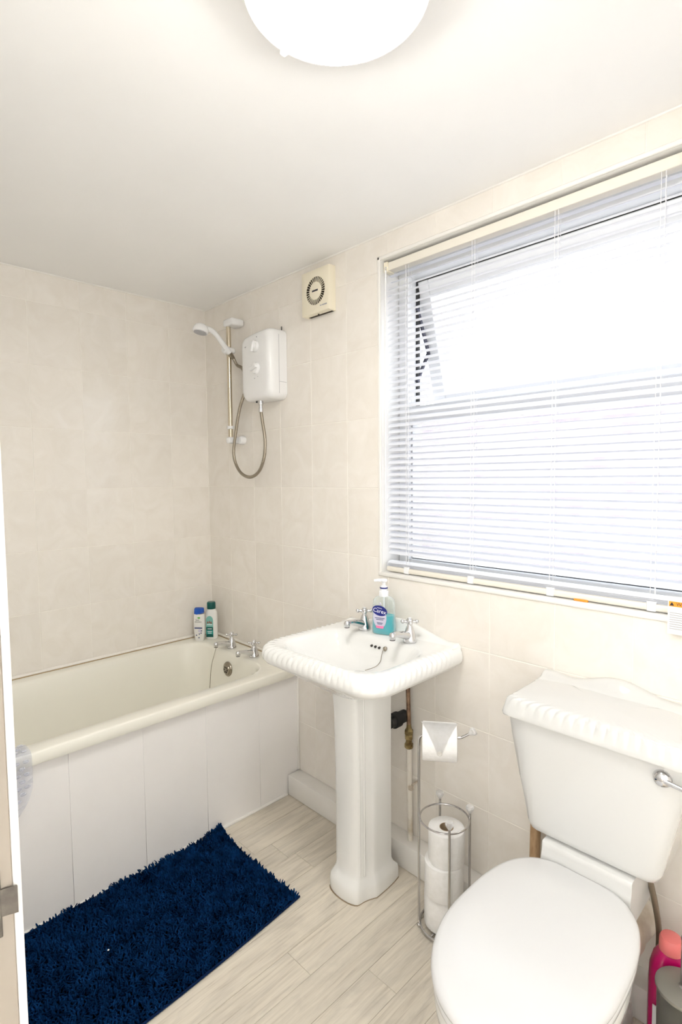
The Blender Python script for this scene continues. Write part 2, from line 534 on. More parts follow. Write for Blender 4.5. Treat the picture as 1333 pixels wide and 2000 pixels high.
fin('jamb', box(B(), DX1, DX1 + .03, YF - .135, YF + .0, 0, DZ, .005, 3), M_gloss, dr, True)
fin('head', box(B(), DX0 - .03, DX1 + .03, YF - .135, YF + .0, DZ, DZ + .03, .005, 3), M_gloss, dr, True)
bm = B()
box(bm, DX0 - .0005, DX0 + .0016, YF - .040, YF - .014, .968, 1.024, .0005, 1)
pl = []
for k in range(7):
    a = k / 6
    pl.append((DX0 + .0012 + .004 * math.sin(a * PI / 2) * a, YF - .016 + .013 * a))
loft(bm, [[(x, y, .985) for x, y in pl] + [(x - .0014, y - .0003, .985) for x, y in reversed(pl)], [(x, y, 1.008) for x, y in pl] + [(x - .0014, y - .0003, 1.008) for x, y in reversed(pl)]])
fin('strike_plate', bm, M_steel, dr, True, label='dull steel strike plate with a curved lip')
fin('floor_hall', box(B(), .9, 3.6, -3.2, YF - .0, -.05, -.002), M_hallfloor, kind=ST, smooth=False)
fin('ceiling_hall', box(B(), .9, 3.6, -3.2, YF - .12, 2.4, 2.45), M_ceil, kind=ST, smooth=False)
bm = B()
box(bm, .8, .9, -3.3, YF - .12, -.05, 2.45); box(bm, 3.6, 3.7, -3.3, YF - .12, -.05, 2.45); box(bm, .8, 3.7, -3.3, -3.2, -.05, 2.45)
fin('wall_hall', bm, M_hall, kind=ST, smooth=False)

# floor of vinyl planks running along the bath
fl = fin('floor', box(B(), -.12, XR + .12, YF - .13, .24, -.06, -.0012), M_subfloor, kind=ST, label='pale oak effect plank floor', smooth=False)
PC = {}
px0 = .685 - .099 * 2
kx = 0
x = px0
while x < XR:
    x2 = min(x + .099, XR)
    if abs(x - .883) < .001: cuts = [-.307]
    elif abs(x - 1.279) < .001: cuts = [-.552]
    else:
        cuts = [-.12 - ((kx * .371) % .85)]
    c = cuts[0]
    ends = [0.0]
    yy = c
    while yy - .0 > YF - .13:
        ends.append(yy); yy -= .86
    ends.append(YF - .13)
    for a, b in zip(ends, ends[1:]):
        if a - b < .02: continue
        key = (round(x2 - x, 4), round(a - b, 4))
        if key in PC:
            o = PC[key].copy(); COL.objects.link(o)
        else:
            bm = B(); w, l = x2 - x, a - b; g = .0004
            loft(bm, [[(g, -l + g, -.0012), (w - g, -l + g, -.0012), (w - g, -g, -.0012), (g, -g, -.0012)],
                      [(g + .0005, -l + g + .0005, 0), (w - g - .0005, -l + g + .0005, 0), (w - g - .0005, -g - .0005, 0), (g + .0005, -g - .0005, 0)]])
            o = fin('plank', bm, M_plank, fl, smooth=False); PC[key] = o
        o.parent = fl; o.location = (x, a, 0)
    x = x2; kx += 1

fin('ceiling', box(B(), -.12, XR + .12, YF - .12, .24, ZC, ZC + .1), M_ceil, kind=ST, label='smooth white ceiling', smooth=False)
# bead of caulk where tiles meet the ceiling and in the corner
fin('trim_1', tube(B(), [(0.001, YF, ZC), (0.001, 0, ZC)], .0045, 8), M_trim, kind=ST, label='caulk bead along the ceiling over the bath')
fin('trim_2', tube(B(), [(0, -.001, ZC), (XR, -.001, ZC)], .0045, 8), M_trim, kind=ST, label='caulk bead along the ceiling over the window')
fin('trim_3', tube(B(), [(0.0008, -.0008, .54), (0.0008, -.0008, ZC)], .0022, 8), M_grout, kind=ST, label='grout line down the corner')
# boxed-in pipe skirting
bb = fin('baseboard_window', box(B(), .685, XR, -.066, -.0002, .0005, .088, .004, 2), M_gloss, kind=ST, label='white boxed pipe skirting under the window wall')
# white bead round the window opening
bm = B()
T = .012
box(bm, WX0 - T, WX0, -.003, .004, WZ0 - T, WZ1 + T, .0028, 3)
box(bm, WX1, WX1 + T, -.003, .004, WZ0 - T, WZ1 + T, .0028, 3)
box(bm, WX0 - T, WX1 + T, -.003, .004, WZ1, WZ1 + T, .0028, 3)
box(bm, WX0 - T, WX1 + T, -.005, .004, WZ0 - T - .002, WZ0, .0035, 3)
fin('trim_4', bm, M_trim, kind=ST, label='white plastic tile bead round the window opening')

# ------------------------------------------------------------------ window
w = thing('window_1', 'white framed window with an open top sash', kind=ST, loc=(WX0, .13, WZ0))
bm = B()
box(bm, WX0 - .006, WX0, .004, .24, WZ0 - .006, WZ1 + .006); box(bm, WX1, WX1 + .006, .004, .24, WZ0 - .006, WZ1 + .006)
box(bm, WX0, WX1, .004, .24, WZ1, WZ1 + .006)
fin('reveal_lining', bm, M_reveal, w, True, smooth=False)
fin('window_sill', box(B(), WX0, WX1, .004, .25, WZ0 - .006, WZ0, .0015, 1), M_reveal, w, True)
FY0, FY1 = .10, .165
fr = .040
TZ0, TZ1 = 1.530, 1.590    # transom
bm = B()
box(bm, WX0, WX0 + fr, FY0, FY1, WZ0, WZ1, .003, 1); box(bm, WX1 - fr, WX1, FY0, FY1, WZ0, WZ1, .003, 1)
box(bm, WX0 + fr, WX1 - fr, FY0, FY1, WZ0, WZ0 + fr, .003, 1); box(bm, WX0 + fr, WX1 - fr, FY0, FY1, WZ1 - fr, WZ1, .003, 1)
box(bm, WX0 + fr, WX1 - fr, FY0, FY1, TZ0, TZ1, .003, 1)
fin('window_frame', bm, M_upvc, w, True)
# rubber gaskets
def gasket(x0, x1, z0, z1, y, t=.003):
    bm = B()
    box(bm, x0, x0 + t, y - t, y + t, z0, z1); box(bm, x1 - t, x1, y - t, y + t, z0, z1)
    box(bm, x0 + t, x1 - t, y - t, y + t, z0, z0 + t); box(bm, x0 + t, x1 - t, y - t, y + t, z1 - t, z1)
    return bm
g0, g1 = WX0 + fr, WX1 - fr
fin('gasket', gasket(g0, g1, TZ1, WZ1 - fr, FY1 - .008, .007), M_dark, w, True, smooth=False)
fin('pane', box(B(), g0, g1, .128, .132, WZ0 + fr, TZ0), M_glass, w, True, smooth=False, label='lower fixed pane')
fin('gasket', gasket(g0, g1, WZ0 + fr, TZ0, .124, .0022), M_dark, w, True, smooth=False)
# top hung sash pushed open at the bottom
hz, hy = WZ1 - fr - .004, .172
SH = hz - (TZ1 - .006)
ang = math.radians(15.5)
def sashbox(bm, x0, x1, d0, d1, y0, y1, r=.003):
    b2 = B(); box(b2, x0, x1, y0, y1, -d1, -d0, r, 1)
    mtx = Matrix.Translation((0, hy, hz)) @ Matrix.Rotation(ang, 4, 'X')
    b2.transform(mtx)
    me = bpy.data.meshes.new('tmp'); b2.to_mesh(me); b2.free(); bm.from_mesh(me); bpy.data.meshes.remove(me)
    return bm
s0, s1, sw = g0 - .006, g1 + .006, .055
bm = B()
sashbox(bm, s0, s0 + sw, 0, SH, -.02, .035); sashbox(bm, s1 - sw, s1, 0, SH, -.02, .035)
sashbox(bm, s0 + sw, s1 - sw, 0, sw, -.02, .035); sashbox(bm, s0 + sw, s1 - sw, SH - sw, SH, -.02, .035)
sash = fin('sash', bm, M_upvc, w, True)
fin('pane', sashbox(B(), s0 + sw, s1 - sw, sw, SH - sw, .005, .009, 0), M_glass, sash, smooth=False)
bm = B()
t = .0035
sashbox(bm, s0 + sw, s0 + sw + t, sw, SH - sw, -.021, -.015, 0); sashbox(bm, s0 + sw, s1 - sw, SH - sw - t, SH - sw, -.021, -.015, 0); sashbox(bm, s0 + sw, s1 - sw, sw, sw + t, -.021, -.015, 0)
M_gask = mat('grey_gasket', (.16, .20, .24), .6)
fin('gasket', bm, M_gask, sash, smooth=False)
# friction stay at the left
mtx = Matrix.Translation((0, hy, hz)) @ Matrix.Rotation(ang, 4, 'X')
p_top = Vector((g0 + .004, .150, hz - .09)); p_mid = mtx @ Vector((g0 + .006, -.022, -.25)); p_low = Vector((g0 + .004, .150, hz - .36))
bm = B()
for a, b in ((p_top, p_mid), (p_mid, p_low)):
    d = (b - a); 
    tube(bm, [a, b], .0075, 6)
fin('window_stay', bm, mat('dark_stay_metal', (.10, .10, .13), .45, metal=.6), w, True)

# ------------------------------------------------------------------ outside
yd = fin('ground_outside', box(B(), -6, 10, .3, 14, -1.3, -1.25), M_ground, kind=ST, smooth=False)
nb = thing('boundary_wall', 'pale pinkish garden wall seen through the lower half of the blind', 'wall', (1.5, 3.2, -1.25))
fin('wall_body', box(B(), -3.5, 8.5, 3.2, 3.4, -1.25, 1.86), M_outwall, nb, True, smooth=False)
fin('coping', box(B(), -3.5, 8.5, 3.16, 3.44, 1.86, 1.93, .01, 1), M_outwall, nb, True)

# ------------------------------------------------------------------ ceiling lamp
lp = thing('ceiling_lamp', 'round white opal glass dome lamp lit on the ceiling', 'ceiling lamp', (1.766, -.803, ZC))
fin('lamp_base', lathe(B(), [(.1380, -.0500), (.1475, -.0555), (.1510, -.0550), (.1510, -.0500), (.143, -.030), (.128, -.002), (.125, 0)], 56), M_lampbase, lp)  # base deepened and flared to keep the globe's light off the ceiling
prof = []
for k in range(0, 25):
    t_ = PI / 2 * k / 25
    prof.append((.1400 * math.cos(t_), -.0495 - .052 * math.sin(t_)))
fin('globe', lathe(B(), prof, 64), M_lampglass, lp)
bm = B(); box(bm, -.010, .010, -.006, .006, -.012, .012, .003, 2)
fin('retaining_clip', bm, M_lampbase, lp, loc=(-.147, .012, -.048))
# unseen four-bulb hall light, added as soft fill through the doorway
hl = thing('hall_fill_light', 'unseen four bulb fill light added in the hallway behind the camera', 'ceiling light', (1.22, -2.35, 2.40))
fin('fill_light_plate', lathe(B(), [(.10, -.02), (.11, -.015), (.11, 0)], 32), M_chrome, hl)
for dx, dy in ((-.08, -.08), (.08, -.08), (.08, .08), (-.08, .08)):
    fin('hall_fill_bulb', ball(B(), (0, 0, 0), .034, 20, 12), M_bulb, hl, loc=(dx, dy, -.058))

# ------------------------------------------------------------------ bath
BX, BY0, BY1, BZ = .708, YF + .002, -.002, .550
bt = thing('bathtub', 'cream acrylic bathtub along the tiled back wall', 'bathtub', (.35, -.67, 0))
n = 120
cc = (.35, -.67)
def br(x0, x1, y0, y1, r, z): return ring3(polar(x0, x1, y0, y1, r, n, cc), z)
rings = [
    br(.03, .64, BY0 + .04, BY1 - .04, .03, .30),
    br(.01, .655, BY0 + .01, BY1 - .01, .03, .5095),
    br(.002, BX - .004, BY0, BY1, .012, .5105),
    br(.002, BX - .002, BY0, BY1, .012, .5110),
    br(.002, BX, BY0, BY1, .014, .5140),
    br(.002, BX, BY0, BY1, .014, .5445),
    br(.002, BX - .0015, BY0, BY1, .014, .5480),
    br(.003, BX - .005, BY0 + .002, BY1 - .002, .014, .5497),
    br(.006, BX - .010, BY0 + .005, BY1 - .005, .014, .5502),
    br(.060, BX - .055, BY0 + .06, BY1 - .112, .11, .551),
    br(.068, BX - .063, BY0 + .07, BY1 - .120, .11, .547),
    br(.074, BX - .069, BY0 + .08, BY1 - .126, .11, .535),
    br(.088, BX - .082, BY0 + .12, BY1 - .138, .12, .45),
    br(.105, BX - .098, BY0 + .19, BY1 - .160, .13, .30),
    br(.125, BX - .118, BY0 + .25, BY1 - .190, .13, .20),
    br(.155, BX - .150, BY0 + .30, BY1 - .225, .12, .155),
    br(.20, BX - .195, BY0 + .36, BY1 - .28, .10, .145)]
fin('tub', loft(B(), rings), M_bath, bt, True, angle=42)
# overflow rose on the tap end
def disc_y(bm, c, prof, seg=28):
    """lathe about an axis pointing to -y: prof (radius, distance towards -y)"""
    rings = [[(c[0] + r * math.cos(2 * PI * i / seg), c[1] - d, c[2] + r * math.sin(2 * PI * i / seg)) for i in range(seg)] for r, d in prof]
    return loft(bm, rings)
OVC = (.352, -.131, .478)
ovp = fin('overflow_rose', disc_y(B(), OVC, [(.030, -.006), (.034, .002), (.034, .006), (.031, .010), (.024, .011), (.022, .016), (.020, .017)]), M_hose, bt, True, label='round metal overflow rose')
bm = B()
for k in range(6):
    a = k * PI / 3
    disc_y(bm, (OVC[0] + .012 * math.cos(a), OVC[1] - .0155, OVC[2] + .012 * math.sin(a)), [(.0042, 0), (.0042, .0022)], 10)
fin('overflow_slots', bm, M_hole, ovp, True)
bm = B()
fin('plug_chain', tube(B(), smooth_path([(.330, -.180, .585), (.328, -.185, .568), (.325, -.205, .50), (.322, -.215, .40), (.32, -.235, .30), (.31, -.27, .20), (.31, -.30, .150)], 6), .0013, 6), M_hose, bt, True)
fin('waste_ring', lathe(B(), [(.036, 0), (.036, .003), (.026, .004), (.024, .001)], 28, (.352, -.36, .1445)), M_chrome, bt, True)
# sealant
fin('trim_5', tube(B(), [(.006, YF, .556), (.006, -.006, .556)], .0085, 8), M_seal, kind=ST, label='sealant bead between bath and left wall')
fin('trim_6', tube(B(), [(.006, -.006, .556), (.706, -.006, .556)], .0065, 8), M_seal, kind=ST, label='sealant bead between bath and window wall')
fin('trim_7', tube(B(), [(.0150, YF, .5515), (.0150, -.014, .5515), (.704, -.0125, .5515)], .0017, 6), mat('brown_seal_line', (.42, .30, .15), .8), kind=ST, label='thin brown line under the bath sealant')  # thin brown line along the lower edge of the sealant
# bath panel boards
bp_ = thing('front_panel', 'pale grooved plastic panel under the bath rim', loc=(.33, 0, 0), parent=bt)
edges = [-.001, -.205, -.445, -.685, -.922, -1.16, YF + .002]
for a, b in zip(edges, edges[1:]):
    bm = B(); box(bm, .668, .680, b + .0002, a - .0002, .002, .509, .0007, 1)
    fin('board', bm, M_panel, bp_, True)
fin('floor_bead', tube(B(), [(.682, -.068, .004), (.682, YF + .002, .004)], .006, 8), M_trim, bp_, True)
fin('end_bead', box(B(), .678, .688, -.010, -.0005, .088, .506, .003, 2), M_trim, bp_, True)

# ------------------------------------------------------------------ taps
def make_tap(name, label, loc, group, sc=1.0):
    t = thing(name, label, 'tap', loc, 0, group)
    s = sc
    fin('tap_body', lathe(B(), [(.0235 * s, 0), (.0245 * s, .003 * s), (.0240 * s, .007 * s), (.0225 * s, .016 * s), (.0190 * s, .030 * s), (.0150 * s, .043 * s), (.0125 * s, .050 * s), (.012 * s, .053 * s), (.0095 * s, .056 * s), (.0085 * s, .066 * s)], 28), M_chrome, t)
    path = smooth_path([(0, .002 * s, .019 * s), (0, -.020 * s, .026 * s), (0, -.045 * s, .034 * s), (0, -.070 * s, .040 * s), (0, -.088 * s, .042 * s), (0, -.0985 * s, .039 * s)], 5)
    rad = [(.0175 - .0075 * min(1, k / (len(path) * .6))) * s for k in range(len(path))]
    sp = fin('spout', tube(B(), path, rad, 16), M_chrome, t)
    fin('nozzle', lathe(B(), [(.0082 * s, -.012 * s), (.0108 * s, -.0115 * s), (.0115 * s, -.003 * s), (.0108 * s, .006 * s), (.007 * s, .0105 * s)], 18, (0, -.0955 * s, .040 * s)), M_chrome, sp)
    fin('nozzle_mouth', lathe(B(), [(.0086 * s, -.0150 * s), (.0098 * s, -.0147 * s), (.0098 * s, -.0115 * s)], 16, (0, -.0955 * s, .040 * s)), M_hole, sp)
    bm = B()
    lathe(bm, [(.0085 * s, .062 * s), (.0115 * s, .066 * s), (.0120 * s, .074 * s), (.0105 * s, .080 * s), (.0060 * s, .0835 * s)], 20)
    for k in range(4):
        a = k * PI / 2 + PI / 4
        c, sn = math.cos(a), math.sin(a)
        tube(bm, [(c * .008 * s, sn * .008 * s, .071 * s), (c * .016 * s, sn * .016 * s, .0715 * s), (c * .023 * s, sn * .023 * s, .072 * s)], [.0058 * s, .0046 * s, .0052 * s], 10)
        ball(bm, (c * .0255 * s, sn * .0255 * s, .072 * s), .0074 * s, 10, 6)
    fin('cross_handle', bm, M_chrome, t)
    fin('indice', lathe(B(), [(.0058 * s, .083 * s), (.0050 * s, .0848 * s), (.0015 * s, .0855 * s)], 14), M_pump, t)
    return t
tp = make_tap('bath_tap', 'chrome cross head bath tap nearest the white bottles', (.297, -.078, .5505), 'bath taps', .88)
t2 = copy_tree(tp, None, (.477, -.080, .5505)); t2['label'] = 'chrome cross head bath tap nearest the basin'
DZK = .8035
tb = make_tap('basin_tap', 'chrome cross head basin tap left of the soap bottle', (1.140, -.074, DZK), 'basin taps', .92)
t3 = copy_tree(tb, None, (1.345, -.078, DZK)); t3['label'] = 'chrome cross head basin tap right of the soap bottle'

# ------------------------------------------------------------------ bottles on the bath corner
def superring(cx, cy, hx, hy, z, p=2.6, n=40):
    out = []
    for i in range(n):
        a = 2 * PI * i / n
        c, s = math.cos(a), math.sin(a)
        out.append((cx + hx * math.copysign(abs(c) ** (2 / p), c), cy + hy * math.copysign(abs(s) ** (2 / p), s), z))
    return out
ROT = math.radians(41)
s1_ = thing('shampoo_bottle', 'white shampoo bottle with a slanted blue cap on the bath corner', 'bottle', (.082, -.120, .551), ROT)
fin('bottle_body', loft(B(), [superring(0, 0, .019, .012, 0), superring(0, 0, .0225, .0150, .004), superring(0, 0, .0262, .0170, .040), superring(0, 0, .0275, .0175, .085), superring(0, 0, .0262, .0170, .120), superring(0, 0, .0245, .0160, .1325)]), M_bot_white, s1_)
rg = superring(0, 0, .0247, .0161, 0); rg2 = superring(0, 0, .0238, .0155, 0); rg3 = superring(0, 0, .0195, .0120, 0)
fin('cap', loft(B(), [[(x, y, .1330 + .006 * (x / .0247)) for x, y, z in rg], [(x, y, .150 + .003 * (x / .02)) for x, y, z in rg2], [(x * .98, y * .96, .1580 + .0012 * x / .02) for x, y, z in rg2], [(x, y, .1615) for x, y, z in rg3]]), M_bluecap, s1_)
fr_ = (PI / 2, 0, 0)
lab = fin('front_print', box(B(), -.019, .019, -.0182, -.0176, .062, .069, .0003, 1), M_slate, s1_)
text('print', 'head', .0095, M_ink, s1_, (-.004, -.0181, .1050), fr_)
text('print', '&shoulders', .0075, M_ink, s1_, (.000, -.0182, .0960), fr_)
bm = B(); prism(bm, [(.004 + .006 * math.cos(a * PI / 6), .1155 + .0042 * math.sin(a * PI / 6)) for a in range(12)], 'y', -.0182, -.0172)
prism(bm, [(-.006, .1150), (.004, .1135), (.004, .1160), (-.004, .1172)], 'y', -.0182, -.0172)
fin('leaf_mark', bm, M_green, s1_)
bm = B()
for (x, z) in ((-.010, .030), (.004, .036), (.013, .041), (.002, .018), (.015, .052)):
    prism(bm, [(x + .0035 * math.cos(a * PI / 4), z + .0028 * math.sin(a * PI / 4)) for a in range(8)], 'y', -.0180, -.0165)
fin('speckle_print', bm, M_slate, s1_)
fin('bubble_print', prism(B(), [(.006 + .008 * math.cos(a * PI / 8), .052 + .008 * math.sin(a * PI / 8)) for a in range(16)], 'y', -.0179, -.0168), M_lilac, s1_)

s2_ = thing('conditioner_bottle', 'white bottle with a dark teal cap and label on the bath corner', 'bottle', (.095, -.060, .551), ROT)
fin('bottle_body', loft(B(), [superring(0, 0, .025, .0165, 0), superring(0, 0, .0290, .0195, .004), superring(0, 0, .0300, .0205, .06), superring(0, 0, .0298, .0203, .115), superring(0, 0, .0265, .0190, .135), superring(0, 0, .0205, .0170, .146), superring(0, 0, .0175, .0160, .150)]), M_bot_white, s2_)
fin('cap', lathe(B(), [(.0205, .1495), (.0212, .151), (.0212, .176), (.0200, .181), (.0170, .1835)], 36), M_teal, s2_)
def shield(k):
    p = [(-.0175 * k, .012), (.0175 * k, .012), (.0175 * k, .095)]
    p += [(.0175 * k * math.cos(a * PI / 10), .095 + .022 * k * math.sin(a * PI / 10)) for a in range(1, 10)]
    return p + [(-.0175 * k, .095)]
lb = fin('label', prism(B(), [(x - .004, z) for x, z in shield(1)], 'y', -.0212, -.0200), M_teal_pale, s2_, label='teal arched label')
bm = B(); box(bm, -.0215, .0135, -.0216, -.0210, .012, .026); box(bm, -.0215, .0135, -.0216, -.0210, .046, .062)
fin('label_band', bm, M_teal, lb, smooth=False)
fin('label_band', box(B(), -.0215, .0135, -.0215, -.0211, .026, .046), M_teal_lab, lb, smooth=False)
bm = B()
for x, z in ((-.013, .086), (-.004, .088), (.004, .085)):
    prism(bm, [(x - .005, z - .006), (x + .005, z - .006), (x, z + .007)], 'y', -.0217, -.0211)
fin('label_picture', bm, M_redprint, lb, smooth=False)
bm = B()
for z, w_ in ((.074, .026), (.053, .022), (.040, .024), (.032, .02)):
    box(bm, -.004 - w_ / 2, -.004 + w_ / 2, -.0219, -.0214, z - .0016, z + .0016)
fin('label_lettering', bm, M_whiteprint, lb, smooth=False)

# ------------------------------------------------------------------ electric shower, rail, handset
es = thing('electric_shower', 'white electric shower box with two knobs on the tiled wall', 'shower unit', (.535, 0, 1.66))
X0, X1, Z0s, Z1s = .432, .640, 1.668, 1.955
def sh_ring(ins, y, top_drop=.0):
    pts = []
    x0, x1, z0, z1 = X0 + ins, X1 - ins, Z0s + ins, Z1s - ins
    c = [(x1 - .030, z0 + .030, -PI / 2, .030), (x1 - .026, z1 - .026, 0, .026)]
    for cx, cz, a0, r in c:
        for k in range(8): pts.append((cx + r * math.cos(a0 + PI / 2 * k / 7), cz + r * math.sin(a0 + PI / 2 * k / 7)))
    # the top bows down towards the left
    for k in range(1, 9):
        t = k / 9
        pts.append((x1 - .026 + (x0 + .03 - x1 + .026) * t, z1 - .010 * t ** 2.2))
    for cx, cz, a0, r in [(x0 + .030, z1 - .010 - .030, PI / 2, .030), (x0 + .034, z0 + .034, PI, .034)]:
        for k in range(8): pts.append((cx + r * math.cos(a0 + PI / 2 * k / 7), cz + r * math.sin(a0 + PI / 2 * k / 7)))
    return [(x, y, z) for x, z in pts]
fin('cover', loft(B(), [sh_ring(.0, -.001), sh_ring(-.0, -.045), sh_ring(.001, -.066), sh_ring(.005, -.080), sh_ring(.014, -.0895), sh_ring(.026, -.0925), sh_ring(.05, -.0935)]), M_plast, es, True, angle=50)
bm = B()
box(bm, .6395, .6406, -.043, -.0415, 1.69, 1.93); box(bm, .6395, .6406, -.0415, -.004, 1.737, 1.7385)
fin('side_seam', bm, M_grey, es, True, smooth=False)
for (kx_, kz, an) in ((.547, 1.888, .35), (.551, 1.797, -.25)):
    kb = fin('knob', disc_y(B(), (kx_, -.092, kz), [(.024, -.002), (.024, .004), (.0215, .012), (.020, .013)], 32), M_plast, es, True)
    b2 = B(); box(b2, -.0065, .0065, -.024, -.010, -.0225, .0225, .004, 2)
    b2.transform(Matrix.Translation((kx_, -.092, kz)) @ Matrix.Rotation(an + (PI / 2 if an < 0 else 0), 4, 'Y'))
    fin('knob_grip', b2, M_knob, kb, True)
for (kx_, kz, r_) in ((.557, 1.925, .0028), (.539, 1.757, .0026), (.562, 1.762, .0018)):
    fin('indicator_light', disc_y(B(), (kx_, -.0930, kz), [(r_, -.002), (r_, .0012)], 12), M_grey, es, True)
bm = B(); box(bm, .470, .494, -.0931, -.0925, 1.893, 1.898); box(bm, .474, .488, -.0931, -.0925, 1.886, 1.8885)
fin('maker_mark', bm, M_grey, es, True, smooth=False)
fin('cable_stub', tube(B(), [(.612, -.004, 1.950), (.612, -.004, 1.972)], .0022, 8), M_dark, es, True)
fin('outlet', lathe(B(), [(.0085, -.052), (.0105, -.051), (.0105, -.034), (.0085, -.033), (.0085, -.022), (.0110, -.021), (.0110, -.002), (.0085, 0)], 16, (.527, -.055, 1.672)), M_chrome, es, True)
fin('drain_nub', lathe(B(), [(.003, -.006), (.0045, 0), (.0045, .004)], 10, (.505, -.06, 1.668)), M_dark, es, True)

rl = thing('shower_rail', 'champagne metal riser rail with white plastic brackets', 'shower rail', (.288, -.05, 1.51))
RX, RY = .288, -.052
fin('rail_bar', tube(B(), [(RX, RY, 1.505), (RX, RY, 2.050)], .0105, 18), M_goldrail, rl, True)
fin('rail_bracket', box(B(), RX - .020, RX + .052, RY - .018, -.001, 2.026, 2.058, .009, 3), M_plast, rl, True)
bm = B(); box(bm, RX - .018, RX + .016, RY - .017, -.001, 1.500, 1.530, .009, 3); disc_y(bm, (RX + .030, -.001, 1.515), [(.020, 0), (.020, .018), (.016, .026), (.010, .028)], 24)
fin('rail_bracket', bm, M_plast, rl, True)
fin('rail_clip', lathe(B(), [(.0112, -.0075), (.0165, -.0065), (.0165, .0065), (.0112, .0075)], 20, (RX, RY, 1.573)), M_plast, rl, True)
bm = B()
box(bm, RX - .026, RX + .030, RY - .020, RY + .018, 1.903, 1.930, .010, 3)
disc_y(bm, (RX + .012, RY - .010, 1.918), [(.016, 0), (.018, .010), (.017, .022), (.014, .028)], 24)
fin('handset_holder', bm, M_plast, rl, True)
fin('holder_screw', ball(B(), (RX - .012, RY - .021, 1.935), .004, 8, 6), M_grey, rl, True)

hs = thing('hand_shower', 'white hand shower in its holder on the rail', 'hand shower', (RX, RY, 1.92))
ax = Vector((0.05, -.72, .69)).normalized()
base = Vector((RX + .020, RY - .010, 1.905))
path = smooth_path([base, base + ax * .05, base + ax * .095, base + ax * .125 + Vector((0, -.008, -.004)), base + ax * .135 + Vector((0, -.032, -.010))], 6)
nP = len(path)
fin('handset_grip', tube(B(), path, [.0125 - .0015 * math.sin(PI * k / (nP - 1)) + .004 * max(0, k / (nP - 1) - .75) for k in range(nP)], 18), M_plast, hs, True)
hc = path[-1] + Vector((0, -.018, -.006))
def axis_lathe(bm, c, d, prof, seg=28):
    d = Vector(d).normalized()
    a = Vector((1, 0, 0)); a = (a - d * a.dot(d)).normalized(); b = d.cross(a)
    return loft(bm, [[Vector(c) + d * h + (a * math.cos(2 * PI * i / seg) + b * math.sin(2 * PI * i / seg)) * r for i in range(seg)] for r, h in prof])
dn = Vector((0, -.22, -.97)).normalized()
hd = fin('spray_head', axis_lathe(B(), hc, dn, [(.006, -.022), (.018, -.0205), (.028, -.013), (.033, -.002), (.0345, .010), (.033, .014), (.028, .015)]), M_plast, hs, True)
fin('spray_face', axis_lathe(B(), hc, dn, [(.027, .0145), (.027, .017), (.012, .0185)]), M_grey, hd, True)
cone = base - ax * .03
fin('hose_cone', tube(B(), [base, base - ax * .012, cone], [.0115, .0105, .008], 14), M_hose, hs, True)
hpts = smooth_path([cone, cone + Vector((.012, .010, -.03)), (.362, -.030, 1.83), (.398, -.030, 1.76), (.398, -.050, 1.711), (.366, -.055, 1.647), (.330, -.055, 1.536), (.314, -.055, 1.444), (.356, -.055, 1.373), (.431, -.055, 1.345), (.500, -.055, 1.366), (.542, -.055, 1.425), (.552, -.055, 1.500), (.536, -.055, 1.580), (.527, -.055, 1.625)], 26)
# resample evenly so that the metal spiral shows as ribs
acc, ev, last = 0, [hpts[0]], hpts[0]
for q in hpts[1:]:
    while (q - last).length >= .0022:
        last = last + (q - last).normalized() * .0022; ev.append(last.copy())
fin('shower_hose', tube(B(), ev, [.0072 if k % 3 else .0060 for k in range(len(ev))], 12), M_hose, hs, True, angle=70, label='ribbed metal shower hose')

# ------------------------------------------------------------------ extractor fan
fn = thing('extractor_fan', 'square ivory extractor fan high on the wall near the window', 'extractor fan', (.856, 0, 2.047))
fx0, fx1, fz0, fz1, fd = .780, .934, 1.967, 2.131, -.036
cxz = (.860, 2.050)
# front plate with a round opening
bm = B()
seg = 48
outer = []
for i in range(seg):
    a = 2 * PI * i / seg; c, s = math.cos(a), math.sin(a)
    tx = (fx1 - cxz[0]) / c if c > 1e-6 else ((fx0 - cxz[0]) / c if c < -1e-6 else 1e9)
    tz = (fz1 - cxz[1]) / s if s > 1e-6 else ((fz0 - cxz[1]) / s if s < -1e-6 else 1e9)
    k = min(tx, tz); outer.append((cxz[0] + c * k, cxz[1] + s * k))
# snap the nearest samples to the true corners
for cx_, cz_ in ((fx0, fz0), (fx0, fz1), (fx1, fz0), (fx1, fz1)):
    i = min(range(seg), key=lambda j: math.dist(outer[j], (cx_, cz_))); outer[i] = (cx_, cz_)
def sq(ins, y):
    return [(cxz[0] + (p[0] - cxz[0]) * ins, y, cxz[1] + (p[1] - cxz[1]) * ins) for p in outer]
def circ(r, y): return [(cxz[0] + r * math.cos(2 * PI * i / seg), y, cxz[1] + r * math.sin(2 * PI * i / seg)) for i in range(seg)]
loft(bm, [sq(1, -.0005), sq(1, fd + .006), sq(.985, fd + .001), sq(.96, fd), circ(.0525, fd), circ(.0520, fd + .0015)], cap1=False)
fin('fan_housing', bm, M_ivory, fn, True, angle=30)
fin('fan_recess', loft(B(), [circ(.0522, fd + .0014), circ(.0520, fd + .016), circ(.002, fd + .016)], cap0=False), M_fan_dark, fn, True)
dc = fin('fan_disc', disc_y(B(), (cxz[0], fd, cxz[1]), [(.031, -.004), (.033, -.002), (.0325, .001), (.030, .0018)], 40), M_ivory, fn, True)
nf = 32
for i in range(nf):
    a = 2 * PI * i / nf
    b2 = B(); box(b2, .031, .0520, -.0135, -.0105, -.0008, .0008)
    b2.transform(Matrix.Translation((cxz[0], fd + .0145, cxz[1])) @ Matrix.Rotation(-a, 4, 'Y') @ Matrix.Translation((0, 0, 0)))
    fin('fin', b2, M_ivory, fn, True, smooth=False)
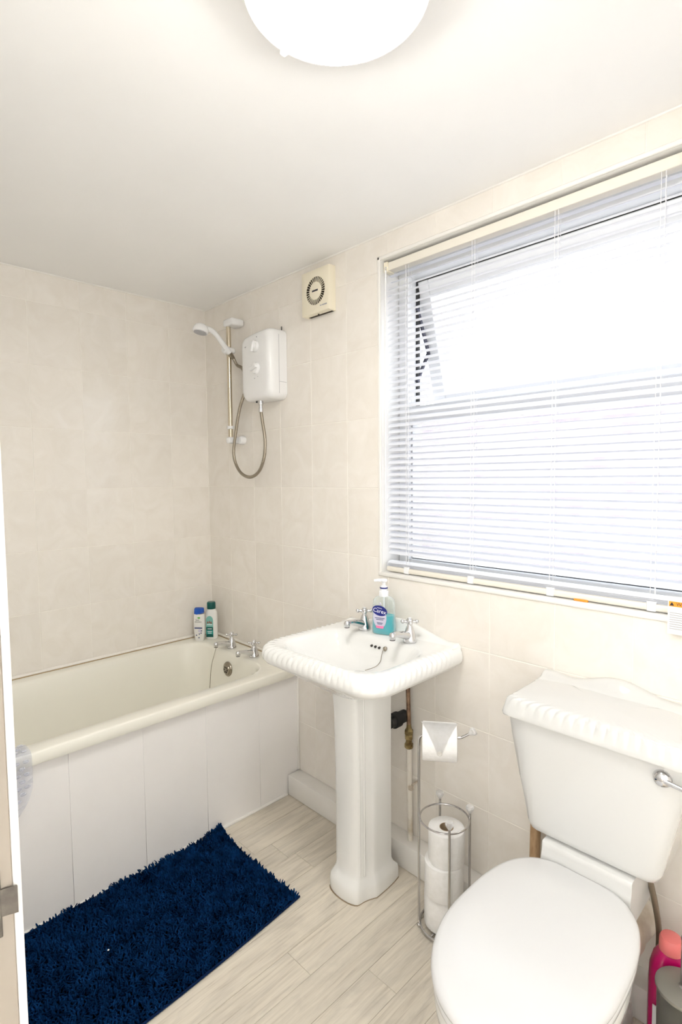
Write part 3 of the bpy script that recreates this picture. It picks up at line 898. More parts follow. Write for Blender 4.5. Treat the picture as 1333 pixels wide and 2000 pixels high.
bm = B(); box(bm, cxz[0] - .0165, cxz[0] + .0165, fd - .0024, fd - .0016, cxz[1] - .003, cxz[1] + .0035, .0003, 1); 
fin('maker_mark', bm, M_ink, dc, True, smooth=False)
bm = B(); box(bm, .885, .8945, fd - .0006, fd + .0004, 1.9875, 1.9910); box(bm, .8975, .9235, fd - .0006, fd + .0004, 1.9870, 1.9915)
fin('model_print', bm, M_grey, fn, True, smooth=False)
fin('base_slot', box(B(), .795, .925, -.012, -.0015, fz0 - .0008, fz0 + .001), M_fan_dark, fn, True, smooth=False)
fin('screw', lathe(B(), [(.003, -.003), (.0035, 0), (.0035, .003)], 10, (.858, -.018, fz0)), M_fan_dark, fn, True)

# ------------------------------------------------------------------ venetian blind
vb = thing('venetian_blind', 'white slatted venetian blind lowered in the window', 'blind', (1.83, .032, WZ0))
VX0, VX1, VY = WX0 + .008, WX1 - .008, .034
bm = B(); box(bm, VX0, VX1, VY - .016, VY + .016, 2.052, 2.080, .0015, 1)
hr = fin('head_rail', bm, M_head, vb, True)
bm = B(); box(bm, VX0 - .004, VX0 + .014, VY - .021, VY + .017, 2.048, 2.083, .002, 1); box(bm, VX1 - .014, VX1 + .004, VY - .021, VY + .017, 2.048, 2.083, .002, 1)
fin('end_bracket', bm, M_ivory, hr, True)
fin('cord_lock', box(B(), 2.064, 2.082, VY - .0215, VY - .015, 2.050, 2.066, .001, 1), M_brass, hr, True)
# one slat, shared by all
TILT = math.radians(37)
SW, SX0, SX1 = .025, VX0 + .004, VX1 - .004
def slat_mesh():
    bm = B(); top = []
    for k in range(6):
        u = -SW / 2 + SW * k / 5
        crown = .0022 * (1 - (2 * u / SW) ** 2)
        top.append((u, crown))
    prof = top + [(u, c - .00035) for u, c in reversed(top)]
    loft(bm, [[(SX0 - 1.83, u, c) for u, c in prof], [(SX1 - 1.83, u, c) for u, c in prof]])
    return bm
sl0 = fin('slat', slat_mesh(), M_slat, vb, angle=60)
ztop, zbot, pitch = 2.036, 1.056, .0214
ns = int((ztop - zbot) / pitch) + 1
for k in range(ns):
    o = sl0 if k == 0 else sl0.copy()
    if k: COL.objects.link(o)
    o.parent = vb
    o.location = (0, VY - .032, ztop - k * pitch - WZ0)
    tl = TILT * (0.15 if k == 0 else (0.45 if k == 1 else 1.0))
    o.rotation_euler = (tl + random.uniform(-.02, .02), 0, random.uniform(-.0006, .0006))
for k in range(4):     # spare slats bunched on the bottom rail
    o = sl0.copy(); COL.objects.link(o); o.parent = vb
    o.location = (0, VY - .032 - .004, .0245 + k * .0042)
    o.rotation_euler = (math.radians(9 + 3 * k), 0, 0)
bm = B(); box(bm, VX0 + .002, VX1 - .002, VY - .020, VY + .012, WZ0 + .0030, WZ0 + .0215, .006, 3)
brl = fin('bottom_rail', bm, M_head, vb, True)
LX = [1.257, 1.512, 1.768, 2.024, 2.28, 2.44]
for x in LX:
    fin('cord_cap', box(B(), x - .011, x + .011, VY - .0215, VY - .006, WZ0 + .0022, WZ0 + .0270, .002, 1), M_upvc, brl, True)
for x in LX:
    bm = B()
    for dx in (-.005, .005):
        tube(bm, [(x + dx, VY - .0125, WZ0 + .015), (x + dx, VY - .0125, 2.055)], .0008, 5, cap=False)
    tube(bm, [(x, VY + .0125, WZ0 + .015), (x, VY + .0125, 2.055)], .0008, 5, cap=False)
    fin('ladder_cord', bm, M_cord, vb, True)
fin('tilt_wand', tube(B(), [(VX0 + .010, VY - .026, 2.050), (VX0 + .009, VY - .028, 1.60), (VX0 + .007, VY - .028, 1.13)], .0034, 8), M_plast, vb, True)
fin('wand_hook', tube(B(), smooth_path([(VX0 + .010, VY - .016, 2.062), (VX0 + .010, VY - .027, 2.060), (VX0 + .010, VY - .026, 2.046)], 4), .0022, 6), M_crystal, vb, True)
# orange sticker under the rail
fin('sticker', box(B(), 1.835, 1.872, VY - .0205, VY - .0165, WZ0 + .0005, WZ0 + .006), M_orange, vb, True, smooth=False, label='small orange sticker')
# pull cord with its warning tag
wt = thing('warning_tag', 'white card warning tag with an orange header hanging off the blind', 'tag', (2.105, -.012, 1.055))
fin('tag_card', box(B(), 2.067, 2.143, -.0125, -.0118, .962, 1.052), M_tagc, wt, True, smooth=False)
fin('tag_header', box(B(), 2.069, 2.141, -.0129, -.0125, 1.028, 1.040), M_orange, wt, True, smooth=False)
tri = prism(B(), [(2.0705, 1.0300), (2.0800, 1.0300), (2.07525, 1.0385)], 'y', -.0132, -.0129)
fin('warning_triangle', tri, M_ink, wt, True, smooth=False)
text('header_lettering', 'WARNING', .0105, M_ink, wt, (.0050, -.0012, -.0210), (PI / 2, 0, 0))
bm = B()
for k in range(8):
    z = 1.012 - k * .0054
    box(bm, 2.071, 2.138 - .010 * ((k * 7) % 3), -.0129, -.0125, z, z + .0016)
fin('small_print', bm, M_grey, wt, True, smooth=False)
fin('pull_cord', tube(B(), smooth_path([(2.106, -.0110, 1.046), (2.103, -.006, 1.12), (2.085, .008, 1.6), (2.074, .012, 2.056)], 6), .0011, 6), M_cord, wt, True)

# ------------------------------------------------------------------ washbasin
BC = 1.243
wbn = thing('washbasin', 'white china washbasin with a rope-moulded rim on a pedestal', 'basin', (BC, -.2, .66))
NB = 480
cB = (BC, -.215)
HX = .259
def bring(hx, y0, y1, r, z, amp=0.0, ph=0.0, dz=0.0):
    P = polar(BC - hx, BC + hx, y0, y1, r, NB, cB)
    if not amp: return ring3(P, z)
    # length along the rim for the rope moulding
    out = []; s = 0
    per = [0]
    for i in range(1, NB): per.append(per[-1] + math.dist(P[i], P[i - 1]))
    for i, p in enumerate(P):
        q, w_ = P[i - 1], P[(i + 1) % NB]
        tx, ty = w_[0] - q[0], w_[1] - q[1]; l = math.hypot(tx, ty) or 1
        nx, ny = ty / l, -tx / l
        fade = min(1, max(0, (-.05 - p[1]) / .04))
        k = amp * fade * (abs(math.sin(PI * per[i] / .0245 + ph)) ** .7 - .55)
        out.append((p[0] + nx * k, p[1] + ny * k, z + dz * k))
    return out
F0, YB = -.442, -.001
rf = (.075, .075, .012, .012)
rings = [
    bring(.10, -.33, -.10, .06, .674), bring(.115, -.34, -.09, .06, .684),
    bring(.155, -.375, -.05, .07, .706), bring(.215, -.40, -.012, .07, .727),
    bring(.232, -.408, YB, rf, .732), bring(.234, -.410, YB, rf, .738),
    bring(.242, -.420, YB, rf, .741),
    bring(.253, -.434, YB, rf, .748), bring(HX, F0, YB, rf, .760), bring(HX + .001, F0 - .001, YB, rf, .768, .0012, .2),
    bring(HX, F0, YB, rf, .778, .0044, .5, .3), bring(HX - .003, F0 + .003, YB, rf, .788, .0062, .9, .6), bring(HX - .009, F0 + .009, YB, rf, .796, .0062, 1.3, .9),
    bring(HX - .017, F0 + .017, YB - .004, rf, .8015, .0044, 1.7, 1.0), bring(HX - .026, F0 + .026, YB - .008, rf, .8035, .0010, 2.0, .8),
    bring(HX - .032, F0 + .032, YB - .012, .07, .8030),
    bring(.214, -.402, -.104, (.09, .09, .075, .075), .8020), bring(.206, -.396, -.110, (.09, .09, .075, .075), .7975), bring(.200, -.391, -.116, (.09, .09, .075, .075), .788),
    bring(.192, -.384, -.122, (.10, .10, .08, .08), .770), bring(.178, -.370, -.128, (.11, .11, .08, .08), .745),
    bring(.148, -.342, -.138, .10, .722), bring(.095, -.300, -.155, .07, .708), bring(.030, -.245, -.190, .027, .703)]
fin('bowl', loft(B(), rings), M_cer, wbn, True, angle=70)
# arched splash back lip against the wall
def arch(t):   # t: x offset from the centre -> height over the deck
    a = abs(t)
    if a > .245: return .000
    if a > .205: return .008
    return .008 + .040 * (math.cos(PI * a / .205) * .5 + .5) ** .8
rows = []
xsamp = [BC - .247 + .494 * k / 60 for k in range(61)]
for (yo, kz) in ((-.045, 0.0), (-.036, .10), (-.027, .42), (-.021, .78), (-.015, .97), (-.009, 1.0), (-.0015, .98)):
    rows.append([(x, yo, .8015 + arch(x - BC) * kz) for x in xsamp])
rows.append([(x, -.0015, .79) for x in xsamp]); rows.append([(x, -.045, .79) for x in xsamp])
bm = B()
R_ = [[bm.verts.new(p) for p in r] for r in rows]
for a, b in zip(R_, R_[1:] + [R_[0]]):
    for i in range(60): bm.faces.new((a[i], a[i + 1], b[i + 1], b[i]))
bm.faces.new([r[0] for r in R_]); bm.faces.new([r[-1] for r in reversed(R_)])
fin('splash_lip', bm, M_cer, wbn, True, angle=60)
for dx in (-.017, .0, .017):
    fin('overflow_hole', disc_y(B(), (BC + dx - .008, -.1235, .772), [(.0042, -.004), (.0042, .0022)], 14), M_hole, wbn, True)
fin('chain_stay', disc_y(B(), (BC + .034, -.122, .774), [(.0075, -.003), (.0075, .003), (.005, .006), (.003, .007)], 16), M_hose, wbn, True)
fin('plug_chain', tube(B(), smooth_path([(BC + .031, -.1295, .770), (BC + .028, -.134, .752), (BC + .026, -.138, .733), (BC + .020, -.155, .719), (BC + .006, -.190, .712)], 6), .0011, 6), M_hose, wbn, True)
dn_ = fin('waste', lathe(B(), [(.031, -.003), (.031, .0022), (.026, .003), (.024, .0015)], 28, (BC, -.217, .7035)), M_chrome, wbn, True)
fin('plug', lathe(B(), [(.022, .001), (.023, .0035), (.020, .006), (.006, .0075)], 24, (BC, -.217, .7035)), M_chrome, dn_, True)

# pedestal
pd = thing('basin_pedestal', 'white china pedestal with a flared foot under the basin', 'pedestal', (BC, -.2, 0))
def ped(k, yf, yb, z, ww_=.070, fw=.054, rnd=1.0):
    """plan outline: bowed front of half width fw, stepped back to flanks of half width ww_"""
    pts = []
    ym = yf + (yb - yf) * .42
    for t in range(13):     # bowed front from left to right
        a = -1 + 2 * t / 12
        pts.append((fw * k * math.sin(a * PI / 2), yf + (.020 * k) * (1 - math.cos(a * PI / 2)) ))
    for t in range(1, 9):
        u = t / 8
        pts.append(((fw + (ww_ - fw) * (u ** 1.0)) * k, yf + .020 * k + (ym - yf - .020 * k) * (u ** .55 if rnd else u)))
    for t in range(1, 7):
        u = t / 6
        pts.append((ww_ * k * (1 - .10 * u ** 3), ym + (yb - ym) * u))
    left = [(-x, y) for x, y in reversed(pts[13:])]
    pts = pts + left
    return [(BC + x, y, z) for x, y in pts]
yf, yb = -.288, -.128
R_ = [ped(1.19, yf - .020, yb + .018, 0), ped(1.20, yf - .022, yb + .02, .006), ped(1.20, yf - .022, yb + .02, .036), ped(1.17, yf - .018, yb + .018, .050), ped(1.06, yf - .006, yb + .005, .064), ped(1.0, yf, yb, .076), ped(.985, yf + .002, yb, .10),
      ped(.985, yf + .001, yb, .40), ped(1.0, yf - .004, yb, .60), ped(1.03, yf - .010, yb, .676)]
fin('pedestal_column', loft(B(), R_), M_cer, pd, True, angle=50)
bm = B()
for sx in (-1, 1):
    for dx in (.0, .009):
        pts = []
        for z in (.075, .2, .4, .6, .66):
            pts.append((BC + sx * (.0515 + dx * .8), yf + .0195 + dx * 1.6, z))
        tube(bm, pts, .0030, 8)
fin('column_reeding', bm, M_cer, pd, True)
fin('floor_seal', loft(B(), [[(x, y, .0001) for x, y, z in ped(1.215, yf - .024, yb + .022, 0)], [(x, y, .0018) for x, y, z in ped(1.212, yf - .0237, yb + .022, 0)]]), mat('brown_floor_seal', (.30, .23, .15), .8), pd, True, smooth=False)  # thin brown ring on the floor round the pedestal foot

# ------------------------------------------------------------------ soap bottle
sp_ = thing('soap_bottle', 'clear pump bottle of turquoise hand soap on the basin', 'soap bottle', (1.224, -.066, DZK), math.radians(17))
def soap_ring(k, ky, z): return superring(0, 0, .0395 * k, .0205 * ky, z, 3.4, 48)
LV = .066
fin('bottle_shell', loft(B(), [soap_ring(.97, .9, 0), soap_ring(1.04, 1.04, .004), soap_ring(1.05, 1.06, .02), soap_ring(1.0, 1.0, .06), soap_ring(.96, .97, .10), soap_ring(.91, .93, .118), soap_ring(.72, .80, .126), soap_ring(.36, .62, .131), soap_ring(.34, .62, .133)]), M_shell, sp_)
fin('liquid_soap', loft(B(), [soap_ring(.94, .86, .0015), soap_ring(1.01, 1.0, .0055), soap_ring(1.02, 1.02, .02), soap_ring(.975, .965, .058), soap_ring(.965, .955, LV)]), M_liquid, sp_)
pm = fin('pump_collar', lathe(B(), [(.0165, .130), (.0165, .146), (.0150, .148), (.0135, .149), (.0135, .156), (.012, .157)], 28), M_pump, sp_)
fin('collar_ring', lathe(B(), [(.0120, .1565), (.0138, .157), (.0138, .1605), (.0120, .161)], 24), M_navyprint, pm)
bm = B(); lathe(bm, [(.0120, .1605), (.0120, .164), (.0065, .167), (.0058, .178), (.0110, .180), (.0125, .184), (.0110, .188), (.004, .1895)], 24)
tube(bm, [(-.004, -.002, .184), (-.020, -.008, .1845), (-.031, -.012, .1825)], [.0062, .0052, .0042], 12)
fin('pump_head', bm, M_pump, pm)
fin('dip_tube', tube(B(), [(0, 0, .13), (0, 0, .05)], .0035, 8), M_pump, sp_)
def yfr(x, z): return -.0213 - .0010
lo = prism(B(), [(-.006 + .0245 * math.cos(a * PI / 20), .059 + .037 * math.sin(a * PI / 20) * (1.0 if math.sin(a * PI / 20) < 0 else 1.05)) for a in range(40)], 'y', -.0222, -.0212)
lbl = fin('front_label', lo, M_lilac, sp_, label='lilac oval label')
fin('label_foot', prism(B(), [(-.006 + x, .0235 + z) for x, z in [(.0135 * math.cos(PI + PI * a / 10), .0012 * math.sin(PI + PI * a / 10) + .0085 - .0085) for a in range(11)]] + [(-.006 + .0150, .0310), (-.006 - .0150, .0310)], 'y', -.0226, -.0220), M_pinkprint, lbl)
ova = []
for a in range(40):
    u, v = .0275 * math.cos(a * PI / 20), .0175 * math.sin(a * PI / 20)
    c, s = math.cos(-.16), math.sin(-.16)
    ova.append((-.0060 + u * c - v * s, .083 + u * s + v * c))
ovl = fin('brand_oval', prism(B(), ova, 'y', -.0230, -.0212), M_navyprint, sp_, label='navy oval with white lettering')
text('brand_lettering', 'Carex', .0195, M_whiteprint, sp_, (-.0060, -.0232, .0815), (PI / 2, .16, 0), sx=1.0)
text('brand_lettering', 'cussons', .0058, M_whiteprint, sp_, (-.0065, -.0232, .0925), (PI / 2, .16, 0))
bm = B()
for z, w_ in ((.0575, .040), (.0525, .030), (.041, .024), (.037, .020)):
    box(bm, -.006 - w_ * .45, -.006 + w_ * .45, -.0225, -.0220, z - .0012, z + .0012)
fin('label_lettering', bm, M_slate, lbl, smooth=False)
fin('drop_mark', prism(B(), [(-.005, .112), (-.011, .104), (.001, .104)], 'y', -.0218, -.0195), M_lilac, sp_, smooth=False)

# ------------------------------------------------------------------ pipework behind the pedestal
pp = thing('supply_pipe', 'painted supply pipe with brass valve fittings behind the pedestal', 'pipe', (1.305, -.03, .088))
PX, PY = 1.303, -.030
fin('painted_pipe', tube(B(), [(PX + .006, PY, .086), (PX + .003, PY, .25), (PX, PY, .415)], .0095, 14), M_pipe, pp, True)
fin('copper_pipe', tube(B(), [(PX, PY, .49), (PX - .003, PY, .60), (PX - .006, PY, .70)], .0075, 12), M_copper, pp, True)
bm = B()
lathe(bm, [(.0105, 0), (.0150, .003), (.0150, .016), (.0115, .019), (.0105, .030), (.0135, .033), (.0135, .046), (.0110, .049)], 8, (PX, PY, .412))
fin('valve_body', bm, M_brass, pp, True, angle=25)
bm = B(); lathe(bm, [(.0110, 0), (.0155, .002), (.0155, .014), (.0120, .017), (.0090, .028), (.0085, .036)], 6, (PX, PY, .461))
fin('compression_nut', bm, M_brass, pp, True, angle=25)
bm = B(); box(bm, PX + .004, PX + .020, PY - .012, PY + .004, .270, .286, .004, 2); box(bm, PX + .012, PX + .018, PY - .004, PY + .028, .284, .292, .002, 1)
fin('pipe_clip', bm, M_soil, pp, True)
wp = fin('waste_pipe', axis_lathe(B(), (1.262, -.085, .505), (0, 1, 0), [(.019, 0), (.019, .02), (.026, .021), (.026, .045), (.021, .047), (.021, .084)], 24), M_dark, label='black waste pipe entering the wall behind the pedestal', cat='pipe')

# ------------------------------------------------------------------ toilet roll holder and rolls
HC = (1.542, -.166)
hd_ = thing('toilet_roll_holder', 'chrome wire toilet roll stand with crystal knobs', 'roll holder', (HC[0], HC[1], 0))
def ringpts(r, z, n=48): return [(HC[0] + r * math.cos(2 * PI * k / n), HC[1] + r * math.sin(2 * PI * k / n), z) for k in range(n)]
RR, RZ = .0715, .335
fin('top_ring', tube(B(), ringpts(RR, RZ), .0026, 8, closed=True), M_wire, hd_, True)
fin('base_ring', tube(B(), ringpts(RR, .010), .0036, 8, closed=True), M_wire, hd_, True)
bm = B(); tube(bm, [(HC[0] - RR, HC[1], .009), (HC[0] + RR, HC[1], .009)], .0026, 8); tube(bm, [(HC[0], HC[1] - RR, .009), (HC[0], HC[1] + RR, .009)], .0026, 8)
fin('base_cross', bm, M_wire, hd_, True)
q = RR / math.sqrt(2) + .0025
AZ = .588
for sx, sy in ((1, -1), (1, 1), (-1, 1)):
    x, y = HC[0] + sx * q, HC[1] + sy * q
    ps = fin('post', tube(B(), [(x, y, .006), (x, y, RZ + .018)], .0036, 10), M_wire, hd_, True)
    fin('post_foot', ball(B(), (x, y, .0065), .0062, 12, 8), M_wire, ps, True)
    bm = B()
    lathe(bm, [(.0040, 0), (.0062, .003), (.0118, .012), (.0128, .017), (.0098, .0215), (.0085, .0215)], 8, (x, y, RZ + .016))
    fin('crystal_knob', bm, M_crystal, ps, True, smooth=False)
x, y = HC[0] - q, HC[1] - q
u_ = Vector((.815, .579, 0)).normalized()
p0 = Vector((x, y, .006))
arm = smooth_path([Vector((x, y, .50)), Vector((x, y, AZ - .022)), Vector((x, y, AZ - .006)) + u_ * .003, Vector((x, y, AZ)) + u_ * .016, Vector((x, y, AZ)) + u_ * .06, Vector((x, y, AZ)) + u_ * .112, Vector((x, y, AZ + .004)) + u_ * .126, Vector((x, y, AZ + .014)) + u_ * .143], 5)
tp_ = fin('tall_post', tube(B(), [p0] + arm, .0036, 10), M_wire, hd_, True)
fin('post_foot', ball(B(), (x, y, .0065), .0062, 12, 8), M_wire, tp_, True)
kd = (u_ * .8 + Vector((0, 0, .55))).normalized()
fin('crystal_knob', axis_lathe(B(), arm[-1], kd, [(.0040, -.001), (.0062, .003), (.0118, .011), (.0128, .016), (.0098, .0205), (.0085, .0205)], 8), M_crystal, tp_, True, smooth=False)

def roll_mesh(r=.053, h=.099, ri=.0215):
    bm = B()
    prof = [(ri, .002), (ri + .002, .0), (r - .003, 0), (r - .0008, .0012), (r, .004), (r, h - .004), (r - .0008, h - .0012), (r - .003, h), (ri + .002, h), (ri, h - .002)]
    seg = 44
    rings = [[(rr * math.cos(2 * PI * i / seg), rr * math.sin(2 * PI * i / seg), z) for i in range(seg)] for rr, z in prof]
    loft(bm, rings + [rings[0]], False, False)
    bmesh.ops.remove_doubles(bm, verts=bm.verts, dist=1e-6)
    return bm
def tube_mesh(h=.099, ri=.0215):
    seg = 28
    prof = [(ri - .0014, .0005), (ri - .0002, .0005), (ri - .0002, h - .0005), (ri - .0014, h - .0005)]
    rings = [[(rr * math.cos(2 * PI * i / seg), rr * math.sin(2 * PI * i / seg), z) for i in range(seg)] for rr, z in prof]
    bm = loft(B(), rings + [rings[0]], False, False)
    bmesh.ops.remove_doubles(bm, verts=bm.verts, dist=1e-6)
    return bm
offs = [(-.004, .002), (.000, -.002), (.005, .003)]
r0 = thing('toilet_roll', 'white toilet roll at the bottom of the wire stand', 'toilet roll', (HC[0] + offs[0][0], HC[1] + offs[0][1], .0125), 0, 'spare toilet rolls stacked in the stand')
fin('paper_winding', roll_mesh(.057), M_paper, r0)
fin('cardboard_core', tube_mesh(), M_card, r0)
for k, lab_ in ((1, 'white toilet roll in the middle of the stacked spares'), (2, 'white toilet roll on top of the stack, its brown core showing')):
    c_r = copy_tree(r0, None, (HC[0] + offs[k][0], HC[1] + offs[k][1], .0125 + .0995 * k), .5 * k)
    c_r['label'] = lab_
    if k == 2: c_r.scale = (.93, .93, 1)
# loose sheet flap on the top spare
rh = thing('toilet_roll', 'white toilet roll with a folded pointed sheet on the stand arm', 'toilet roll', (0, 0, 0))
rc = Vector((x, y, AZ - .0150)) + u_ * .010
mt = Matrix(((u_.y, 0, u_.x, rc.x), (-u_.x, 0, u_.y, rc.y), (0, 1, 0, rc.z), (0, 0, 0, 1)))
rh.matrix_world = mt
WM[rh] = mt
fin('paper_winding', roll_mesh(.0535, .098), M_paper, rh)
fin('cardboard_core', tube_mesh(.098), M_card, rh)
# folded pointed sheet lying on the front of the roll: local angle measured towards the room
bm = B()
RF = .0539
def onroll(ang_, h_): return Vector((RF * math.cos(ang_), RF * math.sin(ang_), h_))
a_top, a_tip = math.radians(92), math.radians(-6)
LN = 14
cols = []
for i in range(LN + 1):
    t = i / LN
    a = a_top + (a_tip - a_top) * t
    half = .0475 * (1 - t) + .006
    rr = RF + .0008 + .0012 * t
    cols.append([Vector((rr * math.cos(a), rr * math.sin(a), .049 + half * s)) for s in (-1, -.5, 0, .5, 1)])
VV = [[bm.verts.new(p) for p in c] for c in cols]
for a, b in zip(VV, VV[1:]):
    for i in range(4): bm.faces.new((a[i], a[i + 1], b[i + 1], b[i]))
bmesh.ops.solidify(bm, geom=list(bm.faces), thickness=.0007)
fin('folded_sheet', bm, M_paper, rh)
a_s = math.radians(-9)
fin('paper_seal', axis_lathe(B(), onroll(a_s, .049) + Vector((math.cos(a_s), math.sin(a_s), 0)) * .0016, (math.cos(a_s), math.sin(a_s), 0), [(.0075, 0), (.0075, .0008), (.0062, .0012), (.0055, .0006)], 20), mat('embossed_seal', (.62, .60, .57), .6), rh)

# ------------------------------------------------------------------ toilet
TC = 1.958
to = thing('toilet', 'white close coupled toilet with the lid down', 'toilet', (TC, -.35, 0))
NT = 96
def egg(a, bf, bb, yc, z, nb=3.0, ycut=None, sc=1.0):
    out = []
    for i in range(NT):
        t = 2 * PI * i / NT
        c, s = math.cos(t), math.sin(t)
        if s <= 0: x, yv = a * c, bf * s
        else:
            e = 2 / nb
            x, yv = a * math.copysign(abs(c) ** e, c), bb * abs(s) ** e
        yv = yc + yv * sc; x = TC + x * sc
        if ycut is not None: yv = min(yv, ycut)
        out.append((x, yv, z))
    return out
YC = -.475
pan = [egg(.105, .20, .34, -.40, 0, 4), egg(.108, .205, .34, -.40, .012, 4), egg(.100, .19, .34, -.40, .06, 4), egg(.098, .185, .33, -.41, .15, 4), egg(.116, .20, .30, -.43, .225, 3.6),
       egg(.146, .222, .27, -.46, .295, 3.0), egg(.161, .230, .25, YC, .335, 2.6), egg(.164, .232, .25, YC, .356, 2.5), egg(.160, .230, .248, YC, .373, 2.5), egg(.13, .2, .22, YC, .375, 2.5)]
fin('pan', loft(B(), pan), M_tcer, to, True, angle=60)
CUT = -.222
NBK = 3.0
st = [egg(.162, .232, .252, YC, .376, NBK, CUT), egg(.165, .236, .256, YC, .380, NBK, CUT), egg(.165, .236, .256, YC, .389, NBK, CUT), egg(.162, .233, .253, YC, .394, NBK, CUT)]
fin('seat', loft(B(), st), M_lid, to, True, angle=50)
ld = [egg(.162, .230, .250, YC, .3945, NBK, CUT), egg(.166, .238, .258, YC, .398, NBK, CUT), egg(.168, .240, .260, YC, .405, NBK, CUT), egg(.166, .238, .258, YC, .412, NBK, CUT - .001), egg(.162, .233, .253, YC, .4175, NBK, CUT - .003),
      egg(.154, .221, .242, YC, .4210, NBK, CUT - .012), egg(.12, .17, .18, YC, .4235, 2.3), egg(.055, .08, .08, YC, .425, 2.1), egg(.012, .014, .014, YC, .4253, 2)]
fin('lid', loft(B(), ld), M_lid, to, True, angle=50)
bm = prism(B(), [(-.06, .34), (-.222, .34), (-.2225, .398), (-.2222, .4115), (-.2195, .4165), (-.2172, .4245), (-.2160, .435), (-.2152, .4450), (-.2120, .4480), (-.06, .4480)], 'x', TC - .097, TC + .106)
fin('pan_shelf', bm, M_tcer, to, True, angle=50)
bm = B()
for sx in (-1, 1): tube(bm, [(TC + sx * .070 - .018, CUT + .004, .380), (TC + sx * .070 + .018, CUT + .004, .380)], .008, 12)
fin('hinge', bm, M_plast, to, True)
# cistern: tapered tank
def cis(hx, yf, yb, r, z): return ring3(polar(TC + .004 - hx, TC + .004 + hx, yf, yb, r, 96, (TC, -.10)), z)
YBk = -.012
tank = [cis(.118, -.172, YBk - .03, .03, .4505), cis(.137, -.194, YBk - .006, .028, .4525), cis(.146, -.2035, YBk, .026, .459), cis(.152, -.207, YBk, .026, .474), cis(.174, -.210, YBk, .025, .58), cis(.196, -.213, YBk, .024, .69), cis(.2035, -.214, YBk, .024, .737)]
fin('cistern', loft(B(), tank), M_tcer, to, True, angle=60)
# cistern lid with rope moulded edge
NL = 400
def lidring(hx, yf, yb, r, z, amp=0, ph=0):
    P = polar(TC + .004 - hx, TC + .004 + hx, yf, yb, r, NL, (TC, -.11))
    out = []; per = 0
    for i, p in enumerate(P):
        if i: per += math.dist(P[i], P[i - 1])
        q, w_ = P[i - 1], P[(i + 1) % NL]
        tx, ty = w_[0] - q[0], w_[1] - q[1]; l = math.hypot(tx, ty) or 1
        fade = min(1, max(0, (-.175 - p[1]) / .03))
        k = amp * fade * (abs(math.sin(PI * per / .0235 + ph)) ** .7 - .55)
        out.append((p[0] + ty / l * k, p[1] - tx / l * k, z + .7 * k))
    return out
LH = .2135
lr = [lidring(LH - .010, -.214, -.001, .020, .7350), lidring(LH, -.2255, -.001, .022, .7360), lidring(LH + .001, -.2265, -.001, .022, .740), lidring(LH - .001, -.2245, -.001, .022, .748), lidring(LH - .004, -.2215, -.001, .022, .758, .0015, .3), lidring(LH - .007, -.2190, -.001, .022, .767, .0036, .9),
      lidring(LH - .010, -.2160, -.002, .022, .7745, .0056, 1.5), lidring(LH - .015, -.2110, -.003, .022, .7800, .0046, 2.1), lidring(LH - .021, -.2050, -.004, .022, .7825, .0016, 2.5), lidring(LH - .028, -.198, -.006, .022, .7832), lidring(LH - .040, -.18, -.006, .022, .7838), lidring(.06, -.12, -.03, .02, .7870)]
cl = fin('cistern_lid', loft(B(), lr), M_tcer, to, True, angle=70)
def hump(t):
    a = abs(t)
    if a > .196: return .0
    if a > .165: return .018
    if a > .125: return .018 - .006 * (math.sin(PI * (.165 - a) / .08))
    return .012 + .026 * (math.cos(PI * a / .125) * .5 + .5)
xsamp = [TC + .004 - .197 + .394 * k / 70 for k in range(71)]
rows = []
for (yo, kz) in ((-.062, 0.0), (-.050, .10), (-.038, .36), (-.028, .74), (-.020, .96), (-.012, 1.0), (-.0015, .98)):
    rows.append([(x, yo, .7815 + hump(x - TC - .004) * kz) for x in xsamp])
rows.append([(x, -.0015, .770) for x in xsamp]); rows.append([(x, -.062, .770) for x in xsamp])
bm = B()
R_ = [[bm.verts.new(p) for p in r] for r in rows]
for a, b in zip(R_, R_[1:] + [R_[0]]):
    for i in range(70): bm.faces.new((a[i], a[i + 1], b[i + 1], b[i]))
bm.faces.new([r[0] for r in R_]); bm.faces.new([r[-1] for r in reversed(R_)])
fin('lid_scroll', bm, M_tcer, cl, True, angle=60)
lv = fin('flush_boss', disc_y(B(), (2.116, -.208, .706), [(.019, -.004), (.019, .006), (.016, .013), (.010, .018), (.004, .019)], 28), M_chrome, to, True, label='chrome flush lever')
fin('flush_lever', tube(B(), [(2.120, -.222, .706), (2.150, -.226, .704), (2.190, -.228, .700)], [.0052, .0048, .0058], 12), M_chrome, lv, True)

# pipes beside the toilet
fin('soil_pipe', axis_lathe(B(), (2.004, -.155, .235), (.10, .99, .0), [(.050, 0), (.054, .004), (.054, .06), (.050, .064), (.050, .150)], 32), M_soil, label='stained white soil pipe behind the toilet pan', cat='pipe')
cp = thing('cistern_hose', 'braided hose dropping from the cistern to the skirting', 'hose', (2.066, -.085, .09))
fin('braided_hose', tube(B(), smooth_path([(2.062, -.098, .464), (2.062, -.098, .42), (2.075, -.085, .34), (2.083, -.075, .27), (2.080, -.060, .20), (2.072, -.050, .14), (2.070, -.048, .088)], 8), .0068, 10), mat('dull_braided_hose', (.22, .18, .13), .5, metal=.5), cp, True)
fin('hose_nut', lathe(B(), [(.009, 0), (.011, .002), (.011, .016), (.009, .018)], 6, (2.062, -.098, .440)), M_brass, cp, True)
fin('isolator_valve', lathe(B(), [(.010, 0), (.012, .004), (.012, .03), (.009, .034)], 8, (2.070, -.048, .088)), M_dark, cp, True)
wk = thing('wooden_handle', 'bare wooden handle leaning behind the cistern', 'handle', (1.798, -.10, 0))
